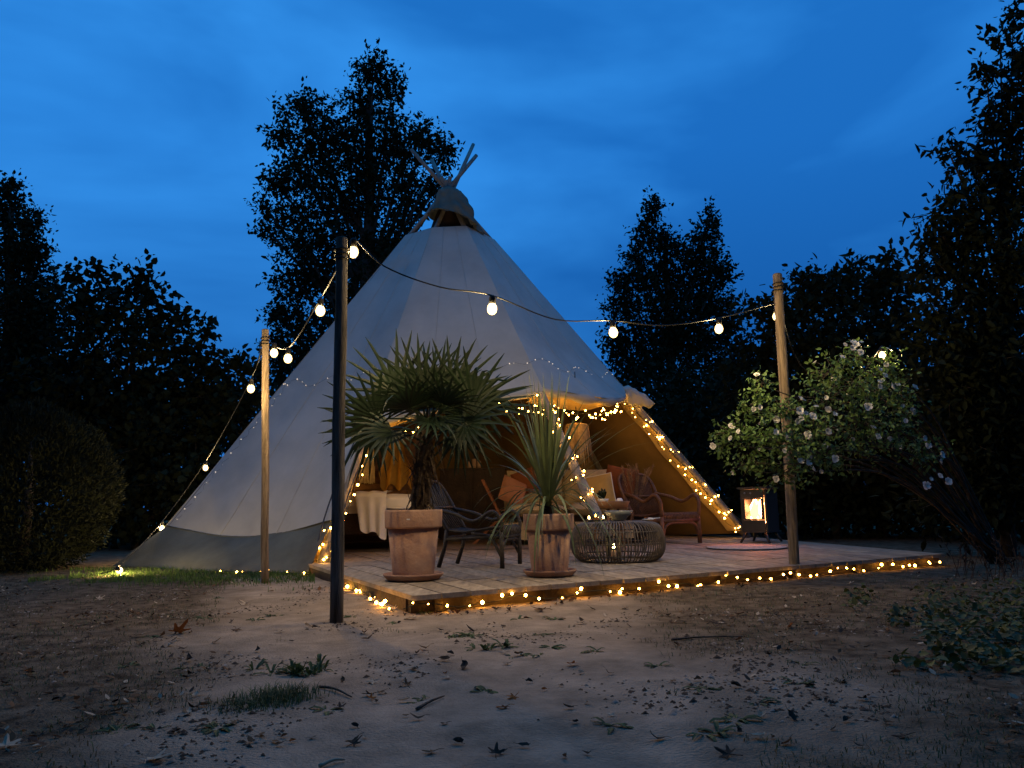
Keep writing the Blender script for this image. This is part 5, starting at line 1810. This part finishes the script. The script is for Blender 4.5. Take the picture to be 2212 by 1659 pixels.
# green strip at the foot of the skirt
pts = []
while len(pts) < 9000:
    px, py = rnd.uniform(60, 680), rnd.gauss(1246, 11)
    if py < 1228 or py > 1285:
        continue
    p = on_z(px, py, 0)
    if noise.noise(Vector((p.x * 2.2, p.y * 2.2, 0))) + 0.55 - max(0, (py - 1256)) / 26 - (0.6 if px < 150 else 0) < rnd.random() * 0.6:
        continue
    pts.append((p.x, p.y, gh(p.x, p.y) - 0.004))
grass('lawn_grass', 'bright green grass strip at the foot of the tent skirt', pts, 0.050, 0.0050, M_GRASS, 1)
# short dry grass over the dark earth
pts = []
k = 0
while len(pts) < 34000 and k < 400000:
    k += 1
    y = rnd.uniform(1.3, 8.5) ** 1.0
    x = rnd.uniform(-0.75, 0.75) * y * 1.05
    if not free(x, y):
        continue
    sm_ = sand_mask(x, y)
    cl = noise.noise(Vector((x * 1.7, y * 1.7, 40))) + 0.6 * noise.noise(Vector((x * 5, y * 5, 41)))
    if sm_ > 0.5 and cl < 0.55:
        continue
    if cl < -0.25 + rnd.uniform(-.35, .35) or rnd.random() > 0.9:
        continue
    pts.append((x, y, gh(x, y) - 0.004))
cut = len(pts) // 3
rnd.shuffle(pts)
grass('dry_grass', 'thin dry grass scattered over the dark earth', pts[cut:], 0.022, 0.0030, M_DRYGRASS, 2, 1.4)
grass('short_grass', 'short dull green grass among the dry grass', pts[:cut], 0.024, 0.0034, M_WEED, 3, 1.2)
# tufts
def tuft(px, py, n, sp, h, seed, label, m=M_WEED):
    rng = random.Random(seed)
    c = on_z(px, py, 0.0)
    P = []
    for i in range(n):
        x, y = c.x + rng.gauss(0, sp), c.y + rng.gauss(0, sp * 0.8)
        P.append((x - c.x, y - c.y, gh(x, y) - 0.004))
    rg_ = np.random.default_rng(seed)
    P = np.array(P)
    az = rg_.uniform(0, 6.28, n)
    hh = h * rg_.uniform(0.5, 1.2, n)
    s = np.stack([-np.sin(az), np.cos(az), 0 * az], 1) * 0.0015
    d = np.stack([np.cos(az), np.sin(az), 0 * az], 1) * (hh * rg_.uniform(0.3, 1.7, n))[:, None]
    z = np.array((0, 0, 1.0))
    mid = P + d * 0.35 + z * (hh * 0.6)[:, None]
    V = np.stack([P - s, P + s, mid + s * .7, mid - s * .7, P + d + z * (hh * 0.8)[:, None]], 1).reshape(-1, 3)
    o = link('grass_tuft', np_mesh('grass_tuft', V, 5, [(0, 1, 2, 3), (3, 2, 4)], m), None, (c.x, c.y, 0))
    tag(o, label, 'grass tuft', 'grass tufts on the bare ground', 'stuff')
tuft(605, 1512, 700, 0.060, 0.040, 1, 'dark bushy grass tuft on the edge of the sand, below the leafy weed')
tuft(535, 1528, 420, 0.055, 0.028, 2, 'flatter dark grass tuft beside the bushy one at the edge of the sand')
# leafy weeds
def weed(px, py, n, rad, seed, label, up=0.5):
    rng = random.Random(seed)
    c = on_z(px, py, 0.0)
    c.z = gh(c.x, c.y)
    t = thing('leafy_weed', label, 'weed', c, 'low weeds growing in the sand')
    for i in range(n):
        a = rng.uniform(0, 6.28)
        e_ = rng.uniform(0.05, 0.9) * up * 1.6
        if i % 9 == 0:
            ros = Vector((rng.gauss(0, rad * 0.6), rng.gauss(0, rad * 0.3), 0))
        p = c + ros + Vector((math.cos(a), math.sin(a), 0)) * rng.uniform(0, 0.008)
        p.z = gh(p.x, p.y) - 0.003
        l = rng.uniform(0.03, 0.075)
        d = Vector((math.cos(a) * math.cos(e_), math.sin(a) * math.cos(e_), math.sin(e_)))
        sdv = Vector((-math.sin(a), math.cos(a), 0))
        w_ = l * rng.uniform(0.14, 0.24)
        MB().blade([p, p + d * l * 0.35, p + d * l * 0.65 - Vector((0, 0, l * 0.06)), p + d * l * 0.85 - Vector((0, 0, l * 0.16)), p + d * l - Vector((0, 0, l * 0.28))], [w_ * 0.3, w_, w_ * 1.1, w_ * 0.7, w_ * 0.1], sdv, 0.2).obj('leaf', M_WEED, t)
W = [(670, 1455, 110, 0.15, 'largest dark leafy weed in the sand with pale leaves caught in it', 0.9), (985, 1372, 60, 0.085, 'flat green weed mat in the sand a step out from the deck corner', 0.3),
     (1062, 1402, 40, 0.07, 'small spiky weed a little right of the flat weed mat', 0.6), (605, 1330, 16, 0.06, 'small weed near the foot of the honey coloured post', 0.5),
     (1300, 1412, 12, 0.05, 'sparse dark weed in the middle of the sand', 0.4), (1400, 1448, 14, 0.06, 'low weed at the sand edge on the way to the leaning post', 0.3),
     (1150, 1335, 26, 0.10, 'straggling weed just out from the front deck edge lights', 0.4), (905, 1322, 14, 0.05, 'weed at the foot of the deck corner under pale leaves', 0.6),
     (845, 1282, 16, 0.06, 'upright weed against the short left side of the deck', 1.0), (1545, 1590, 16, 0.05, 'lone dark weed low in the blue sand', 0.4)]
rw = random.Random(88)
k = 0
while k < 26:
    px, py = rw.uniform(250, 1750), 1290 + 290 * rw.random()
    p = on_z(px, py, 0)
    if free(p.x, p.y) and (p - DC).length > 0.3:
        nl_, rad_ = rw.randint(8, 18), rw.uniform(0.02, 0.06)
        lab_ = ('sparse ' if nl_ < 12 else 'leafy ') + ('tight' if rad_ < 0.04 else 'spreading') + ' little dark weed growing in ' + ('the bare sand' if sand_mask(p.x, p.y) > 0.55 else 'the dark earth') + (' near the deck edge' if duv(p)[1] > -0.6 else ' out in the open')
        W.append((px, py, nl_, rad_, lab_, 0.25))
        k += 1
for i, (px, py, n, r, lab, up) in enumerate(W):
    weed(px, py, n, r, i + 50, lab, up)
# broad leaved ground cover on the right
rng = np.random.default_rng(77)
P_, D_, N_, L_ = [], [], [], []
k = 0
r77 = random.Random(77)
while len(P_) < 2000 and k < 60000:
    k += 1
    px, py = r77.uniform(1790, 2300), r77.uniform(1262, 1455)
    f = (px - 1790) / 420 + noise.noise(Vector((px * 0.01, py * 0.02, 3))) * 0.8
    if f < 0.30 + 0.25 * r77.random() or abs(py - 1360) > 85 + 15 * f:
        continue
    p = on_z(px, py, 0.0)
    if not free(p.x, p.y):
        continue
    P_.append((p.x, p.y, gh(p.x, p.y) + r77.uniform(0.0, 0.045)))
n = len(P_)
P_ = np.array(P_)
D_ = unit(rng.normal(size=(n, 3)) * np.array((1, 1, 0.35)))
N_ = unit(rng.normal(size=(n, 3)) * 0.45 + np.array((0, -0.25, 1.0)))
L_ = rng.uniform(0.016, 0.048, n)
o = link('ground_cover', np_mesh('ground_cover', leaf_verts(P_, D_, N_, L_, L_ * 0.78), 6, LEAF_F, M_COVER))
tag(o, 'broad leaved green ground cover at the right of the deck end', 'ground cover', kind='stuff')
# dry upright stems right of the deck end
mb = MB()
for i in range(46):
    p = on_z(r77.uniform(2040, 2260), r77.uniform(1215, 1260), 0.0)
    if not free(p.x, p.y):
        continue
    a = r77.uniform(0, 6.28)
    h = r77.uniform(0.10, 0.32)
    q = p + Vector((math.cos(a) * h * 0.35, math.sin(a) * h * 0.2, h))
    mb.tube([p, p.lerp(q, 0.5) + Vector((0.01, 0, 0.01)), q], [0.0035, 0.003, 0.0015], 4)
    for j in range(5):
        f = r77.uniform(0.4, 1)
        b = p.lerp(q, f)
        d = Vector((r77.gauss(0, .5), r77.gauss(0, .5), 0.6)).normalized()
        mb.blade([b, b + d * 0.02, b + d * 0.04], [0.003, 0.010, 0.001], d.cross(Vector((0, 1, 0.2))).normalized())
o = mb.obj('dry_stems', M_LEAFDARK)
tag(o, 'dry brown seed stems standing beyond the right end of the deck', 'dry stems', kind='stuff')

# fallen leaves: oval, folded, lobed
def leaf_oval(ln, wd, curl, fold, seed):
    r_ = random.Random(seed)
    mb = MB()
    pp, ww = [], []
    for f, w in ((0, .06), (0.15, .55), (0.4, 1), (0.65, .9), (0.85, .5), (1, .05)):
        pp.append(Vector(((f - 0.5) * ln, 0.006 * r_.uniform(-1, 1), 0.004 + curl * ((f - 0.5) ** 2) * 4 * ln * 0.35 + 0.003 * r_.random())))
        ww.append(wd * w)
    mb.blade(pp, ww, Vector((0, 1, 0)), fold)
    mb.tube([pp[0], pp[0] + Vector((-0.02, 0.003, 0.004))], 0.001, 3)
    return mb
def leaf_lobed(R, curl, seed):
    r_ = random.Random(seed)
    n = 5
    outl = []
    for k in range(n):
        a = math.radians(-100 + 200 * k / (n - 1)) + math.pi / 2
        L1 = R * (1.0 if k == 2 else 0.88 if k in (1, 3) else 0.62) * r_.uniform(0.9, 1.1)
        for da, rr in ((-0.22, 0.55), (-0.12, 0.82), (0, 1.0), (0.12, 0.82), (0.22, 0.55)):
            outl.append((a + da, L1 * rr))
        if k < n - 1:
            outl.append((a + math.radians(25), R * 0.36))
    vs = [Vector((0, 0, 0.006))]
    for a, q in outl:
        x, y = q * math.cos(a), q * math.sin(a)
        vs.append(Vector((x, y, 0.006 + curl * (q / R) ** 2 * R * (0.5 + 0.5 * math.sin(a * 3 + seed)))))
    fs = [(0, i, i + 1) for i in range(1, len(vs) - 1)]
    mb = MB()
    mb.add(vs, fs)
    mb.tube([Vector((0, 0, 0.006)), Vector((0, -R * 0.5, 0.01)), Vector((0.01, -R * 0.8, 0.006))], 0.0016, 3)
    return mb
ML = {}
for key, m in (('pale', M_LEAFPALE), ('brown', M_LEAFBROWN), ('dark', M_LEAFDARK), ('rust', M_LEAFRUST)):
    ML[key] = [leaf_oval(0.062, 0.032, 0.5, 0.22, 1).mesh('fallen_leaf', m), leaf_oval(0.050, 0.030, 0.2, 0.45, 2).mesh('fallen_leaf', m),
               leaf_oval(0.070, 0.026, 0.8, 0.15, 3).mesh('fallen_leaf', m), leaf_lobed(0.055, 0.3, 4).mesh('fallen_leaf', m)]
LAB = {'pale': 'pale dry', 'brown': 'brown dry', 'dark': 'dark shrivelled', 'rust': 'rust orange'}
rl = random.Random(101)
def drop(key, px, py, s=1.0, shape=None, label=None, tilt=0.25):
    p = on_z(px, py, 0.0)
    if not free(p.x, p.y):
        return
    i = rl.randrange(4) if shape is None else shape
    o = link('fallen_leaf', ML[key][i], None, (p.x, p.y, gh(p.x, p.y) + 0.003), (rl.gauss(0, tilt), rl.gauss(0, tilt), rl.uniform(0, 6.28)), s)
    if label is None:
        u_, v_ = duv(p)
        where = 'against the deck edge' if -0.35 < v_ < 0 and -0.3 < u_ < DLEN else 'on the bare sand' if sand_mask(p.x, p.y) > 0.55 else 'on the dark earth'
        size = 'small ' if s < 0.62 else ''
        label = size + LAB[key] + ' ' + ('curled oval', 'folded', 'long rolled', 'lobed')[i] + ' leaf lying ' + where
    tag(o, label, 'leaf', 'fallen leaves')
drop('pale', 930, 1312, 1.35, 3, 'large pale lobed leaf standing up against the deck front lights', 0.6)
drop('pale', 887, 1336, 1.3, 3, 'large pale folded lobed leaf just out from the deck corner', 0.3)
drop('rust', 383, 1372, 1.5, 3, 'large rust orange leaf lying left of the sand', 0.7)
drop('brown', 1172, 1316, 1.4, 3, 'large brown lobed leaf in front of the spiky plant pot', 0.4)
drop('pale', 330, 1640, 1.0, 3, 'broad blue grey leaf lying on dark earth far out from the tent', 0.2)
drop('pale', 12, 1614, 1.0, 3, 'broad blue grey leaf at the far end of the dark earth', 0.2)
n = 0
while n < 235:
    px, py = rl.uniform(0, 2212), 1240 + 400 * rl.random() ** 1.6
    if py < 1262 and px > 700:
        continue
    key = rl.choices(('pale', 'brown', 'dark', 'rust'), (0.27, 0.33, 0.36, 0.04))[0]
    if px > 1750 and py < 1420 and rl.random() < .6:
        continue
    sc_ = rl.uniform(0.45, 1.0) * (1.0 if py < 1450 else 0.75)
    drop(key, px, py, sc_)
    n += 1
# litter gathered along the deck front
n = 0
while n < 60:
    s = rl.uniform(-0.2, DLEN * 0.75)
    p = DC + DU * s - DV * abs(rl.gauss(0.05, 0.09))
    px, py = proj((p.x, p.y, 0))
    drop(rl.choices(('pale', 'brown', 'dark'), (0.2, 0.5, 0.3))[0], px, py, rl.uniform(0.4, 0.85), tilt=0.5)
    n += 1
# crumbs, bits of bark and pebbles
rng = np.random.default_rng(55)
V = []
k = 0
while k < 6500:
    y = rl.uniform(1.3, 6.5)
    x = rl.uniform(-0.72, 0.72) * y
    if not free(x, y):
        continue
    if noise.noise(Vector((x * 1.8, y * 1.8, 60))) < rl.uniform(0.0, 0.45):
        continue
    s = rl.uniform(0.003, 0.011) * (1.7 if rl.random() < 0.12 else 1)
    a = rl.uniform(0, 6.28)
    c, sn = math.cos(a) * s, math.sin(a) * s
    e2 = rl.uniform(0.3, 0.8)
    z = gh(x, y)
    V += [(x - c, y - sn, z), (x + sn * e2, y - c * e2, z + s * 0.1), (x + c, y + sn, z), (x - sn * e2, y + c * e2, z + s * .1), (x, y, z + s * rl.uniform(0.3, 0.7))]
    k += 1
V = np.array(V)
F5 = [(0, 1, 4), (1, 2, 4), (2, 3, 4), (3, 0, 4)]
h = (len(V) // 10 * 8)
o = link('bark_crumbs', np_mesh('bark_crumbs', V[:h // 5 * 5], 5, F5, M_LEAFDARK))
tag(o, 'dark crumbs of bark and leaf scattered on the sand', 'litter', kind='stuff')
o = link('small_pebbles', np_mesh('small_pebbles', V[h // 5 * 5:], 5, F5, M_CHIP))
tag(o, 'small pale chips and pebbles scattered on the sand', 'litter', kind='stuff')
# leaf fragments too small and too many to count
V_, k = [], 0
fr = random.Random(404)
P_, D_, N_, L_ = [], [], [], []
while len(P_) < 2000:
    y = fr.uniform(1.3, 7.5)
    x = fr.uniform(-0.72, 0.72) * y
    if not free(x, y):
        continue
    q = noise.noise(Vector((x * 1.1, y * 1.1, 71))) + 0.5 * noise.noise(Vector((x * 3.5, y * 3.5, 72))) - 0.35 * (sand_mask(x, y) - 0.5)
    if q < fr.uniform(0.08, 0.5):
        continue
    P_.append((x, y, gh(x, y) + fr.uniform(0.002, 0.008)))
    a = fr.uniform(0, 6.28)
    D_.append((math.cos(a), math.sin(a), fr.uniform(-0.1, 0.35)))
    N_.append((fr.gauss(0, .35), fr.gauss(0, .35), 1))
    L_.append(fr.uniform(0.014, 0.038))
P_, D_, N_, L_ = map(np.array, (P_, D_, N_, L_))
for nm, lab, sl, m in (('brown_leaf_litter', 'brown leaf fragments strewn over the earth', slice(0, 950), M_LEAFBROWN), ('dark_leaf_litter', 'dark rotting leaf fragments strewn over the earth', slice(950, 1750), M_LEAFDARK), ('pale_leaf_litter', 'pale dry leaf fragments strewn over the earth', slice(1750, 2000), M_LEAFPALE)):
    o = link(nm, np_mesh(nm, leaf_verts(P_[sl], D_[sl], N_[sl], L_[sl], L_[sl] * 0.55, -0.2), 6, LEAF_F, m))
    tag(o, lab, 'litter', kind='stuff')
# twigs
for i, (xa_, ya_, xb_, yb_, lab) in enumerate(((690, 1488, 760, 1505, 'thin dark twig on the sand below the largest weed'), (900, 1532, 960, 1500, 'crooked grey twig in the middle of the sand'), (1450, 1378, 1610, 1372, 'long thin stick on the dark earth towards the leaning post'), (690, 1650, 745, 1636, 'pale broken stick on the sand'))):
    a, b = on_z(xa_, ya_, 0.008), on_z(xb_, yb_, 0.008)
    a.z = gh(a.x, a.y) + 0.006
    b.z = gh(b.x, b.y) + 0.006
    o = MB().tube(smooth_path([a, a.lerp(b, .4) + Vector((0.006, 0.012, 0.004)), b], 8), [0.005, 0.005, 0.0045, 0.004, 0.004, 0.0035, 0.003, 0.003, 0.002], 5).obj('fallen_twig', M_LEAFPALE if i == 3 else M_BARK, None, True, origin=a)
    tag(o, lab, 'twig')
